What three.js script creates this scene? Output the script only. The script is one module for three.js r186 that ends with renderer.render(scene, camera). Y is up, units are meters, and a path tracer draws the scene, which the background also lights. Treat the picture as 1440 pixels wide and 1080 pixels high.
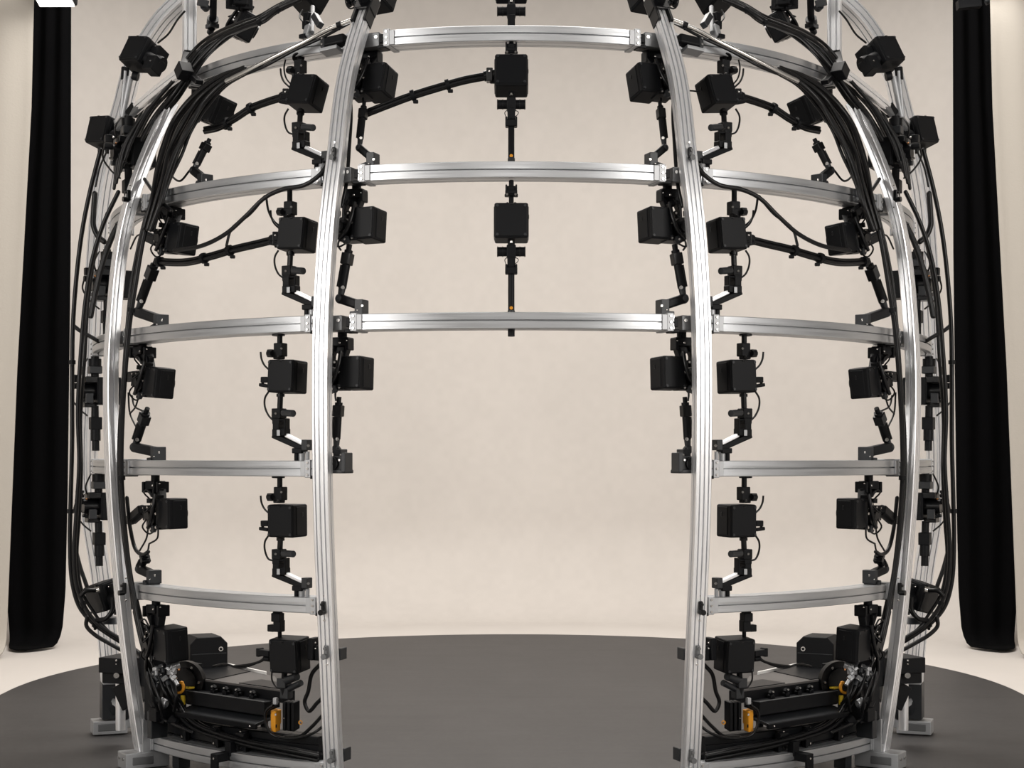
import * as THREE from 'three';
import { RoundedBoxGeometry } from 'three/addons/geometries/RoundedBoxGeometry.js';
import { mergeGeometries } from 'three/addons/utils/BufferGeometryUtils.js';
import { RectAreaLightUniformsLib } from 'three/addons/lights/RectAreaLightUniformsLib.js';

// ---------------------------------------------------------------- camera, lights, exposure
const F = 2285, HZ = 640, CX = 719.5, EYE = 1.16, DIST = 7.0;
const scene = new THREE.Scene();
scene.background = new THREE.Color(0x000000);
const camera = new THREE.PerspectiveCamera(2 * Math.atan(540 / F) * 180 / Math.PI, 1440 / 1080, 0.1, 60);
camera.position.set(0, EYE, DIST);
camera.lookAt(0, EYE, 0);
camera.setViewOffset(1440, 1080, 0, -(HZ - 540), 1440, 1080);
camera.updateProjectionMatrix();
scene.add(camera);
const renderer = new THREE.WebGLRenderer({ antialias: true });
renderer.toneMapping = THREE.LinearToneMapping;
renderer.toneMappingExposure = 1.15;
renderer.shadowMap.enabled = true;
RectAreaLightUniformsLib.init();
const LAMPS = [   // studio softboxes: kind, position, target, width, height, intensity
  ['overhead', [0, 4.85, -0.7], [0, 0, -0.7], 3.4, 2.8, 7.4],
  ['cyc', [-1.7, 4.7, -2.3], [-1.3, 0, -3.7], 1.8, 0.5, 8],
  ['cyc', [1.7, 4.7, -2.3], [1.3, 0, -3.7], 1.8, 0.5, 8],
  ['front', [-4.7, 3.0, 6.2], [-0.4, 1.2, 0], 1.6, 2.8, 11],
  ['front', [4.7, 3.0, 6.2], [0.4, 1.2, 0], 1.6, 2.8, 11],
  ['key', [0, 3.6, 8.4], [0, 1.6, 0], 2.6, 1.2, 1.7],
];

// ---------------------------------------------------------------- helpers
let seed = 7;
const rnd = () => { seed = (seed * 1664525 + 1013904223) >>> 0; return seed / 4294967296; };
const V = (x, y, z) => new THREE.Vector3(x, y, z);
const D2R = Math.PI / 180;
const un = (px, py, d) => V((px - CX) * d / F, EYE + (HZ - py) * d / F, DIST - d);
const PROF = [[0.0, 1.635], [0.09, 1.654], [0.658, 1.715], [1.115, 1.75], [1.596, 1.75], [2.096, 1.68], [2.6, 1.458], [2.9, 1.23], [3.12, 0.95], [3.3, 0.6]];
function rad(h) {
  if (h <= PROF[0][0]) return PROF[0][1];
  for (let i = 0; i < PROF.length - 1; i++) if (h <= PROF[i + 1][0]) {
    const p0 = PROF[Math.max(0, i - 1)], p1 = PROF[i], p2 = PROF[i + 1], p3 = PROF[Math.min(PROF.length - 1, i + 2)];
    const dx = p2[0] - p1[0], t = (h - p1[0]) / dx;
    const m1 = i ? (p2[1] - p0[1]) / (p2[0] - p0[0]) : (p2[1] - p1[1]) / dx;
    const m2 = i < PROF.length - 2 ? (p3[1] - p1[1]) / (p3[0] - p1[0]) : (p2[1] - p1[1]) / dx;
    const t2 = t * t, t3 = t2 * t;
    return (2 * t3 - 3 * t2 + 1) * p1[1] + (t3 - 2 * t2 + t) * m1 * dx + (-2 * t3 + 3 * t2) * p2[1] + (t3 - t2) * m2 * dx;
  }
  return 0.4;
}
// the point of the dome surface (moved outwards by off) seen at a place of the photograph
function sh(px, py, off = 0) {
  let best = 6.6, bv = 1e9, prev = null;
  for (let d = 4.8; d < 7.0; d += 0.02) {
    const p = un(px, py, d), g = Math.hypot(p.x, p.z) - (rad(p.y) + off);
    if (g <= 0) {
      let a = d - 0.02, b = d;
      for (let k = 0; k < 14; k++) { const m = (a + b) / 2, q = un(px, py, m); if (Math.hypot(q.x, q.z) - (rad(q.y) + off) > 0) a = m; else b = m; }
      return un(px, py, b);
    }
    if (g < bv) { bv = g; best = d; }
  }
  return un(px, py, best);
}
const azOf = p => Math.atan2(p.x, p.z);
const shell = (azDeg, h, off = 0) => { const a = azDeg * D2R, r = rad(h) + off; return V(r * Math.sin(a), h, r * Math.cos(a)); };

function clean(g) {
  let n = g.index ? g.toNonIndexed() : g;
  if (!n.attributes.normal) n.computeVertexNormals();
  if (!n.attributes.uv) n.setAttribute('uv', new THREE.BufferAttribute(new Float32Array(n.attributes.position.count * 2), 2));
  const o = new THREE.BufferGeometry();
  for (const k of ['position', 'normal', 'uv']) o.setAttribute(k, n.attributes[k]);
  return o;
}
const basis = (X, Y, Z, c) => new THREE.Matrix4().makeBasis(X, Y, Z).setPosition(c);
function frame(az, pitch = 0, roll = 0, c = V(0, 0, 0)) {   // local z outwards, local y up
  const m = new THREE.Matrix4().makeRotationY(az);
  m.multiply(new THREE.Matrix4().makeRotationX(-pitch)).multiply(new THREE.Matrix4().makeRotationZ(roll));
  return m.setPosition(c);
}
const rb = (w, h, d, r) => { const m = Math.min(w, h, d) * 0.45; return new RoundedBoxGeometry(w, h, d, 1, Math.min(r ?? 0.003, m)); };
const ob = (c, w, h, d, az = 0, pitch = 0, roll = 0, r) => clean(rb(w, h, d, r)).applyMatrix4(frame(az, pitch, roll, c));
const inM = (M, x, y, z, w, h, d, r) => clean(rb(w, h, d, r)).translate(x, y, z).applyMatrix4(M);
function cyl(a, b, r, seg = 12, r2 = r) {
  const v = b.clone().sub(a), L = v.length();
  const g = clean(new THREE.CylinderGeometry(r2, r, L, seg));
  g.applyQuaternion(new THREE.Quaternion().setFromUnitVectors(V(0, 1, 0), v.normalize()));
  return g.translate((a.x + b.x) / 2, (a.y + b.y) / 2, (a.z + b.z) / 2);
}
function cylM(M, a, b, r, seg = 12, r2) { return cyl(V(...a), V(...b), r, seg, r2).applyMatrix4(M); }
function bar(a, b, w, t, ext = 0, r) {      // w across the view of the dome surface, t along the outward direction
  const Y = b.clone().sub(a), L = Y.length(); Y.normalize();
  const mid = a.clone().add(b).multiplyScalar(0.5);
  let Z = V(mid.x, 0, mid.z).normalize(); Z.addScaledVector(Y, -Z.dot(Y)).normalize();
  const X = Y.clone().cross(Z);
  return clean(rb(w, L + ext * 2, t, r)).applyMatrix4(basis(X, Y, Z, mid));
}
function tube(pts, r, n = 0, seg = 7) {
  const c = new THREE.CatmullRomCurve3(pts, false, 'centripetal');
  return clean(new THREE.TubeGeometry(c, n || Math.max(8, pts.length * 6), r, seg));
}
function tubeCaps(pts, r) {
  const a = pts[0], b = pts[pts.length - 1];
  return [a, b].map(p => clean(new THREE.SphereGeometry(r, 7, 5)).translate(p.x, p.y, p.z));
}
function sweep(prof, P, A, B) {
  const out = [], n = prof.length; let acc = 0; const len = P.map((p, i) => i ? (acc += p.distanceTo(P[i - 1])) : 0);
  let per = 0;
  for (let k = 0; k < n; k++) {
    const [a0, b0] = prof[k], [a1, b1] = prof[(k + 1) % n];
    const pos = [], uv = [], idx = [], e = Math.hypot(a1 - a0, b1 - b0);
    P.forEach((p, i) => {
      for (const [a, b, u] of [[a0, b0, per], [a1, b1, per + e]]) {
        pos.push(p.x + A[i].x * a + B[i].x * b, p.y + A[i].y * a + B[i].y * b, p.z + A[i].z * a + B[i].z * b); uv.push(u, len[i]);
      }
      if (i) { const q = (i - 1) * 2; idx.push(q, q + 1, q + 2, q + 1, q + 3, q + 2); }
    });
    per += e;
    const g = new THREE.BufferGeometry();
    g.setAttribute('position', new THREE.Float32BufferAttribute(pos, 3)); g.setAttribute('uv', new THREE.Float32BufferAttribute(uv, 2));
    g.setIndex(idx); g.computeVertexNormals(); out.push(clean(g));
  }
  const tri = THREE.ShapeUtils.triangulateShape(prof.map(q => new THREE.Vector2(...q)), []);
  for (const i of [0, P.length - 1]) {
    const pos = [], uv = [];
    for (const t of tri) for (const k of (i ? [t[0], t[2], t[1]] : t)) { const [a, b] = prof[k]; const p = P[i]; pos.push(p.x + A[i].x * a + B[i].x * b, p.y + A[i].y * a + B[i].y * b, p.z + A[i].z * a + B[i].z * b); uv.push(a, b); }
    const g = new THREE.BufferGeometry(); g.setAttribute('position', new THREE.Float32BufferAttribute(pos, 3)); g.setAttribute('uv', new THREE.Float32BufferAttribute(uv, 2));
    g.computeVertexNormals(); out.push(clean(g));
  }
  return mergeGeometries(out);
}
function slotted(w, d, front, side, gw = 0.008, gd = 0.012, ch = 0.004) {   // extrusion outline, counter-clockwise: a across, b outwards
  const edge = (L, list) => {  // from -L/2 to L/2
    const o = []; for (const s of list) o.push([s - gw / 2, 0], [s - gw / 2 + gw * 0.15, -gd], [s + gw / 2 - gw * 0.15, -gd], [s + gw / 2, 0]); return o;
  };
  const pts = [];
  pts.push([-w / 2 + ch, -d / 2]); for (const [s, q] of edge(w, front)) pts.push([s, -d / 2 - q]); pts.push([w / 2 - ch, -d / 2]);
  pts.push([w / 2, -d / 2 + ch]); for (const [s, q] of edge(d, side)) pts.push([w / 2 + q, s]); pts.push([w / 2, d / 2 - ch]);
  pts.push([w / 2 - ch, d / 2]); for (const [s, q] of edge(w, front)) pts.push([-s, d / 2 + q]); pts.push([-w / 2 + ch, d / 2]);
  pts.push([-w / 2, d / 2 - ch]); for (const [s, q] of edge(d, side)) pts.push([-w / 2 - q, -s]); pts.push([-w / 2, -d / 2 + ch]);
  return pts;
}

// ---------------------------------------------------------------- materials
function noiseTex(w, h, fn, srgb) {
  const a = new Uint8Array(w * h * 4);
  for (let y = 0; y < h; y++) for (let x = 0; x < w; x++) { const v = fn(x / w, y / h, x, y); const o = (y * w + x) * 4; for (let k = 0; k < 3; k++) a[o + k] = Math.max(0, Math.min(255, Array.isArray(v) ? v[k] : v)); a[o + 3] = 255; }
  const t = new THREE.DataTexture(a, w, h); t.wrapS = t.wrapT = THREE.RepeatWrapping; t.magFilter = THREE.LinearFilter; t.minFilter = THREE.LinearMipmapLinearFilter; t.generateMipmaps = true;
  if (srgb) t.colorSpace = THREE.SRGBColorSpace; t.needsUpdate = true; return t;
}
function lattice(n, m) { const a = []; for (let i = 0; i < n * m; i++) a.push(rnd()); return (u, v) => { let x = u * n, y = v * m; const i = Math.floor(x), j = Math.floor(y); x -= i; y -= j; x = x * x * (3 - 2 * x); y = y * y * (3 - 2 * y); const g = (p, q) => a[((q % m + m) % m) * n + ((p % n + n) % n)]; return (g(i, j) * (1 - x) + g(i + 1, j) * x) * (1 - y) + (g(i, j + 1) * (1 - x) + g(i + 1, j + 1) * x) * y; }; }
const n1 = lattice(64, 4), n2 = lattice(128, 8), n3 = lattice(16, 16), n4 = lattice(64, 64), n5 = lattice(128, 128), n6 = lattice(5, 7);
const brushed = noiseTex(128, 128, (u, v) => 150 + 60 * (n1(u, v) - 0.5) + 50 * (n2(u, v) - 0.5));
brushed.repeat.set(6, 1.2);
const matGrain = noiseTex(512, 512, (u, v) => 215 + 14 * (n1(v, u) - 0.5) + 18 * (n5(u, v) - 0.5) + 18 * (n3(u, v) - 0.5), true);
const paper = noiseTex(512, 512, (u, v) => { const k = 240 + 3 * (n6(u, v) - 0.5) + 3 * (n3(u, v) - 0.5) + 4 * (n4(u, v) - 0.5); return [k, k, k]; }, true);
const cloth = noiseTex(256, 256, (u, v) => 128 + 60 * (n4(u, v) - 0.5) + 60 * (n5(u, v) - 0.5));
const M = {};
const std = (name, o) => { const m = o.specularIntensity !== undefined ? new THREE.MeshPhysicalMaterial(o) : new THREE.MeshStandardMaterial(o); m.name = name; return (M[name] = m); };
const lin = (r, g, b) => new THREE.Color().setRGB(r, g, b);
std('aluminium', { color: lin(0.84, 0.85, 0.87), metalness: 0.8, roughness: 0.62, roughnessMap: brushed });
std('beamAluminium', { color: lin(0.53, 0.545, 0.565), metalness: 0.88, roughness: 0.66, roughnessMap: brushed });
std('bracketAluminium', { color: lin(0.43, 0.44, 0.455), metalness: 0.8, roughness: 0.52 });
std('steel', { color: lin(0.6, 0.59, 0.57), metalness: 1, roughness: 0.25 });
std('black', { color: lin(0.0034, 0.0038, 0.005), metalness: 0, roughness: 0.5, specularIntensity: 0.36 });
std('blackPlate', { color: lin(0.0045, 0.005, 0.0062), metalness: 0, roughness: 0.42, specularIntensity: 0.36 });
std('blackGloss', { color: lin(0.0032, 0.0034, 0.0042), metalness: 0, roughness: 0.3, specularIntensity: 0.6 });
std('charcoal', { color: lin(0.016, 0.018, 0.021), metalness: 0.1, roughness: 0.45 });
std('greyMetal', { color: lin(0.16, 0.165, 0.17), metalness: 0.6, roughness: 0.45 });
std('rubber', { color: lin(0.003, 0.0031, 0.0038), metalness: 0, roughness: 0.36, specularIntensity: 0.6 });
std('orange', { color: lin(0.72, 0.30, 0.015), metalness: 0, roughness: 0.45 });
std('yellow', { color: lin(0.75, 0.52, 0.03), metalness: 0, roughness: 0.5 });
std('blue', { color: lin(0.02, 0.09, 0.25), metalness: 0, roughness: 0.4 });
std('copper', { color: lin(0.75, 0.35, 0.15), metalness: 1, roughness: 0.3 });
std('glass', { color: lin(0.004, 0.004, 0.008), metalness: 0, roughness: 0.06 });
std('cream', { color: lin(0.68, 0.640, 0.602), map: paper, metalness: 0, roughness: 0.92 });
std('creamCloth', { color: lin(0.42, 0.39, 0.348), metalness: 0, roughness: 0.95, bumpMap: cloth, bumpScale: 0.001 });
std('velvet', { color: lin(0.002, 0.002, 0.0023), metalness: 0, roughness: 1, specularIntensity: 0.15 });
std('stage', { color: lin(0.056, 0.053, 0.053), map: matGrain, metalness: 0, roughness: 0.55 });
std('wallPaint', { color: lin(0.35, 0.35, 0.35), metalness: 0, roughness: 0.95 });
std('ceilingPaint', { color: lin(0.35, 0.35, 0.35), metalness: 0, roughness: 0.95 });
std('whiteStrip', { color: lin(0.8, 0.79, 0.77), metalness: 0, roughness: 0.4 });
std('greyPanel', { color: lin(0.075, 0.07, 0.068), metalness: 0, roughness: 0.45 });

// ---------------------------------------------------------------- scene assembly
const used = {};
const numbered = n => { const k = used[n] = (used[n] ?? -1) + 1; return k ? `${n}_${String(k).padStart(3, '0')}` : n; };
const cast = o => o.traverse(m => { if (m.isMesh) { m.castShadow = true; m.receiveShadow = true; } });
const part = (name, mat, geos, subs = [], label) => ({ name, mat, geos: Array.isArray(geos) ? geos : [geos], subs, label });
const SPLIT = new Set(['screw', 'bolt', 'lead', 'leads', 'contact', 'ring_band', 'lead_loop', 'safety_wire', 'hose', 'side_panel', 'strand', 'end_tag', 'bracket', 'rail_foot', 'dark_inset']);
const spread = list => list.flatMap(p => SPLIT.has(p.name) && p.geos.length > 1 && !p.subs.length ? p.geos.map(g => ({ ...p, geos: [g] })) : [p]);
function meshOf(p, base) {
  const g = mergeGeometries(p.geos.map(clean)); g.translate(-base.x, -base.y, -base.z);
  const m = new THREE.Mesh(g, M[p.mat]); m.name = p.name; if (p.label) m.userData.label = p.label;
  for (const s of spread(p.subs)) m.add(meshOf(s, base));
  return m;
}
function thing(name, label, category, group, list, mirror = true) {
  const parts = spread(list);
  const bb = new THREE.Box3(); for (const p of parts) for (const g of p.geos) { g.computeBoundingBox(); bb.union(g.boundingBox); }
  const base = V((bb.min.x + bb.max.x) / 2, bb.min.y, (bb.min.z + bb.max.z) / 2);
  let o;
  if (parts.length === 1 && !parts[0].subs.length) { o = meshOf(parts[0], base); } else { o = new THREE.Group(); for (const p of parts) o.add(meshOf(p, base)); }
  o.name = numbered(name); o.position.copy(base); o.userData = { label, category }; if (group) o.userData.group = group;
  cast(o); scene.add(o);
  if (mirror) {
    const c = o.clone(); c.name = numbered(name); c.userData = { ...o.userData, group: group || label };
    o.userData.group = group || label;
    c.scale.x = -1; c.position.x *= -1; scene.add(c);
  }
  return o;
}
function structure(name, mat, geos, label, category) {
  const g = mergeGeometries(geos.map(clean)); const m = new THREE.Mesh(g, M[mat]); m.name = name; m.userData = { kind: 'structure', label, category };
  m.castShadow = m.receiveShadow = true; scene.add(m); return m;
}
const wbox = (x0, x1, y0, y1, z0, z1) => clean(new THREE.BoxGeometry(x1 - x0, y1 - y0, z1 - z0)).translate((x0 + x1) / 2, (y0 + y1) / 2, (z0 + z1) / 2);

// ---------------------------------------------------------------- the studio
const ROOM = 6.5, ZB = -5.6, ZF = 11.5, CEIL = 5.4;
structure('floor', 'cream', [wbox(-ROOM, ROOM, -0.2, -0.02, ZB, ZF)], 'cream studio floor around the dark stage', 'floor');
structure('ceiling', 'ceilingPaint', [wbox(-ROOM, ROOM, CEIL, CEIL + 0.2, ZB, ZF)], 'plain studio ceiling', 'ceiling');
structure('wall_left', 'wallPaint', [wbox(-ROOM - 0.2, -ROOM, -0.2, CEIL + 0.2, ZB, ZF)], 'grey studio side wall', 'wall');
structure('wall_right', 'wallPaint', [wbox(ROOM, ROOM + 0.2, -0.2, CEIL + 0.2, ZB, ZF)], 'grey studio side wall', 'wall');
structure('wall_front', 'wallPaint', [wbox(-ROOM - 0.2, ROOM + 0.2, -0.2, CEIL + 0.2, ZF, ZF + 0.2)], 'grey studio wall behind the photographer', 'wall');
structure('wall_outer', 'wallPaint', [wbox(-ROOM - 0.2, ROOM + 0.2, -0.2, CEIL + 0.2, ZB - 0.2, ZB)], 'studio wall behind the curved backdrop', 'wall');
{ // curved seamless backdrop, rounded into the floor
  const R = 4.35, cz = -0.8, cove = 0.7, Y0 = -0.0195, prof = [];
  prof.push([R - cove - 0.15, Y0]);
  for (let k = 0; k <= 14; k++) { const t = k / 14 * Math.PI / 2; prof.push([R - cove + cove * Math.sin(t), Y0 + cove * (1 - Math.cos(t))]); }
  for (let k = 1; k <= 10; k++) prof.push([R, cove + (CEIL - 0.35 - cove) * k / 10]);
  const thick = prof.slice().reverse().filter(q => q[1] > 0.12).map(([r, y]) => [r + 0.03, y]);
  const all = prof.concat(thick), n = 96, pos = [], uv = [], idx = [];
  let L = 0; const cum = all.map((p, i) => i ? (L += Math.hypot(p[0] - all[i - 1][0], p[1] - all[i - 1][1])) : 0);
  for (let i = 0; i <= n; i++) {
    const a = (180 - 112 + 224 * i / n) * D2R;
    all.forEach(([r, y], k) => { pos.push(r * Math.sin(a), y, cz + r * Math.cos(a)); uv.push(R * a / 3, cum[k] / 3); });
    if (i) for (let k = 0; k < all.length - 1; k++) { const q = (i - 1) * all.length + k, s = q + all.length; idx.push(q, q + 1, s, q + 1, s + 1, s); }
  }
  const g = new THREE.BufferGeometry(); g.setAttribute('position', new THREE.Float32BufferAttribute(pos, 3)); g.setAttribute('uv', new THREE.Float32BufferAttribute(uv, 2)); g.setIndex(idx); g.computeVertexNormals();
  structure('wall_back', 'cream', [g], 'seamless cream studio backdrop curving into the floor', 'backdrop');
}
{ // the round stage
  const R = 2.485, g = new THREE.LatheGeometry([[0.0001, -0.019], [R, -0.019], [R, -0.004], [R - 0.004, 0], [R * 0.6, 0], [0.0001, 0]].map(p => new THREE.Vector2(...p)), 128);
  const p = g.attributes.position, uv = g.attributes.uv; for (let i = 0; i < p.count; i++) if (p.getZ(i) > 0) p.setZ(i, p.getZ(i) * 1.34);
  for (let i = 0; i < p.count; i++) uv.setXY(i, p.getX(i) / 2.2, p.getZ(i) / 2.2);
  const m = new THREE.Mesh(g, M.stage); m.name = 'stage_floor'; m.position.set(0, 0, -1.045); m.userData = { label: 'round dark grey stage floor under the dome rig', category: 'stage' }; cast(m); scene.add(m);
}
// drapes: a hanging sheet that runs out over the floor, with folds and thickness
function drape(name, label, cat, mat, edgeL, edgeR, d, run, amp, waves, top) {
  // edgeL / edgeR: [v, px]; v from 0 at the top to 1 at the end
  const at = (t, v) => { for (let i = 0; i < t.length - 1; i++) if (v <= t[i + 1][0]) { const k = (v - t[i][0]) / (t[i + 1][0] - t[i][0]); return t[i][1] + (t[i + 1][1] - t[i][1]) * k; } return t[t.length - 1][1]; };
  const N = 40, K = 80, zf = DIST - d, hang = top - 0.12, bend = 0.19, tot = hang + bend + run;
  const pt = (i, k, off) => {
    const u = i / N, v = k / K, s = v * tot; let y, z, ny = 0, nz = 1;
    if (s < hang) { y = top - s; z = zf; } else if (s < hang + bend) { const a = (s - hang) / bend * Math.PI / 2; y = 0.12 - 0.12 * Math.sin(a); z = zf + 0.12 - 0.12 * Math.cos(a); ny = Math.sin(a); nz = Math.cos(a); } else { y = 0; z = zf + 0.12 + (s - hang - bend); ny = 1; nz = 0; }
    const x = (at(edgeL, v) + (at(edgeR, v) - at(edgeL, v)) * u - CX) * d / F;
    const w = amp * (s > hang ? Math.max(0, 1 - (s - hang) / 0.25) : 1) * Math.sin(u * waves * Math.PI * 2 + 0.6 * Math.sin(v * 5) + 1.3) + amp;
    return [x, y + ny * (w + off) - 0.016, z + nz * (w + off)];
  };
  const pos = [], uv = [], idx = [], side = (N + 1) * (K + 1);
  for (const off of [0.008, 0]) for (let k = 0; k <= K; k++) for (let i = 0; i <= N; i++) { pos.push(...pt(i, k, off)); uv.push(i / N * 2, k / K * 8); }
  const q = (i, k, s) => s * side + k * (N + 1) + i;
  for (let k = 0; k < K; k++) for (let i = 0; i < N; i++) { idx.push(q(i, k, 0), q(i, k + 1, 0), q(i + 1, k, 0), q(i + 1, k, 0), q(i, k + 1, 0), q(i + 1, k + 1, 0)); idx.push(q(i, k, 1), q(i + 1, k, 1), q(i, k + 1, 1), q(i + 1, k, 1), q(i + 1, k + 1, 1), q(i, k + 1, 1)); }
  for (let k = 0; k < K; k++) for (const i of [0, N]) { const f = i ? [q(i, k, 0), q(i, k + 1, 0), q(i, k, 1), q(i, k + 1, 0), q(i, k + 1, 1), q(i, k, 1)] : [q(i, k, 0), q(i, k, 1), q(i, k + 1, 0), q(i, k + 1, 0), q(i, k, 1), q(i, k + 1, 1)]; idx.push(...f); }
  for (let i = 0; i < N; i++) idx.push(q(i, K, 0), q(i, K, 1), q(i + 1, K, 0), q(i + 1, K, 0), q(i, K, 1), q(i + 1, K, 1));
  const g = new THREE.BufferGeometry(); g.setAttribute('position', new THREE.Float32BufferAttribute(pos, 3)); g.setAttribute('uv', new THREE.Float32BufferAttribute(uv, 2)); g.setIndex(idx); g.computeVertexNormals();
  return part(name, mat, clean(g));
}
{
  const b = drape('cloth', '', '', 'velvet', [[0, 52], [0.25, 44], [0.6, 18], [0.8, 9], [0.89, 11], [0.935, 15], [0.965, 20], [0.985, 28], [1, 42]], [[0, 100], [0.45, 99], [0.75, 95], [0.88, 92], [0.925, 88], [0.96, 82], [0.985, 72], [1, 56]], 9.98, 0.17, 0.012, 2.5, 4.6);
  thing('black_drape', 'tall black fabric drape with rounded lower end hanging on the backdrop', 'drape', 'black side drapes', [b]);
  const c = drape('cloth', '', '', 'creamCloth', [[0, -260], [1, -260]], [[0, 50], [0.25, 44], [0.6, 24], [0.9, 12], [1, 8]], 9.5, 0.0, 0.02, 3.5, 4.3);
  thing('cream_drape', 'cream fabric drape hanging beside the outer edge of the black drape', 'drape', 'cream side drapes', [c]);
}
// softboxes: housing, glowing face and the light itself
function softbox(label, pos, target, w, h, I, glow, group) {
  const o = new THREE.Group(); o.name = numbered('softbox'); o.position.set(...pos); o.lookAt(...target); o.userData = { label, category: 'light', group };
  const body = new THREE.Mesh(rb(w + 0.03, h + 0.03, 0.12, 0.01), M.black); body.name = 'housing'; body.position.z = -0.065; o.add(body);
  const em = new THREE.MeshStandardMaterial({ color: 0xffffff, emissive: 0xfffaf4, emissiveIntensity: glow }); em.name = 'diffuser';
  const f = new THREE.Mesh(new THREE.BoxGeometry(w, h, 0.01), em); f.name = 'diffuser'; f.position.z = 0; o.add(f);
  cast(o); scene.add(o);
  if (I > 0) {
    const L = new THREE.RectAreaLight(0xfffaf4, I, w, h); L.name = 'softbox_light'; L.position.set(...pos);
    const dir = V(...target).sub(V(...pos)).normalize(); L.position.addScaledVector(dir, 0.02); L.lookAt(...target); scene.add(L);
  }
}
for (const [k, p, t, w, h, I] of LAMPS) softbox({ overhead: 'wide overhead softbox hung above the dome', front: 'tall softbox behind the photographer aimed at the dome', key: 'wide softbox above the photographer aimed at the dome', cyc: 'wide softbox hung above the stage and aimed at the backdrop' }[k], p, t, w, h, I, 1.2, k === 'front' ? 'front softboxes' : k === 'cyc' ? 'backdrop softboxes' : undefined);
for (const s of [-1, 1]) {
  const p = un(s < 0 ? 70 : 1440 - 30, s < 0 ? -10 : -30, 9.3);
  softbox(s < 0 ? 'small white light panel above the top of the black drape' : 'small white light panel above the cream drape', [p.x, p.y, p.z], [p.x, 0, p.z + 0.9], 0.2, 0.3, 1.0, 4, undefined);
}
{ const p = un(1362, 6, 9.6);
  thing('lamp_bracket', 'small black lamp bracket at the top of the black drape', 'bracket', undefined, [part('body', 'black', [ob(p, 0.14, 0.05, 0.06, 0, 0, 0.1)]), part('stem', 'black', cyl(p, p.clone().add(V(0.02, 1.6, 0)), 0.012)), part('knob', 'charcoal', cyl(p.clone().add(V(0.09, 0, 0.03)), p.clone().add(V(0.13, 0.02, 0.03)), 0.016))], false); }

// ---------------------------------------------------------------- the dome frame
const LV = { A: 2.6, B: 2.096, C: 1.596, D: 1.115, E: 0.658, F: 0.095 };
const AZ1 = -20.25, AZ2 = -56.6, AZ3 = -80, ROFF = 0.024;
const ribProf = slotted(0.056, 0.042, [-0.016, 0.0, 0.016], [0], 0.0048, 0.009, 0.003);
const ringProf = slotted(0.088, 0.053, [-0.022, 0.022], [0], 0.0048, 0.012, 0.002);
const LEAN = [[0, -0.5], [0.66, -0.35], [1.6, -0.25], [2.1, 0], [2.5, -0.9], [2.9, -0.8]];
const lean = h => { for (let i = 0; i < LEAN.length - 1; i++) if (h <= LEAN[i + 1][0]) { const t = (h - LEAN[i][0]) / (LEAN[i + 1][0] - LEAN[i][0]), k = t * t * (3 - 2 * t); return LEAN[i][1] + (LEAN[i + 1][1] - LEAN[i][1]) * k; } return -0.8; };
function ribPath(az, h0, h1, n, off) {
  const P = [], A = [], B = [];
  for (let i = 0; i <= n; i++) {
    const h = h0 + (h1 - h0) * i / n, azh = az + (az === AZ1 ? lean(h) : Math.max(0, 1 - h / 0.66) ** 1.5 * 1.5), a = azh * D2R, e = 0.01, s = (rad(h + e) - rad(h - e)) / (2 * e);
    const T = V(s * Math.sin(a), 1, s * Math.cos(a)).normalize(), X = V(Math.cos(a), 0, -Math.sin(a)), N = X.clone().cross(T).normalize();
    const q = shell(azh, h, 0); P.push(q.addScaledVector(N, off)); A.push(X); B.push(N);
  }
  return [P, A, B];
}
const screwAt = (M4, x, y, z, r = 0.004, t = 0.003) => cylM(M4, [x, y, z - t], [x, y, z + t], r, 8);
function knobClamp(px, py, off, mat = 'blackGloss') {
  const c = sh(px, py, off), m = frame(azOf(c), 0, 0, c);
  return part('clamp_knob', mat, [inM(m, 0, 0.004, -0.006, 0.014, 0.042, 0.016, 0.005), cylM(m, [0, -0.012, -0.006], [0, -0.012, 0.016], 0.0095, 14), cylM(m, [0, 0.014, -0.006], [0.0, 0.014, 0.008], 0.005)],
    [part('screw', 'steel', [screwAt(m, 0, 0.042, -0.012, 0.003), screwAt(m, 0, -0.04, -0.012, 0.003)])]);
}
const azr = a => a * D2R;
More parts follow.
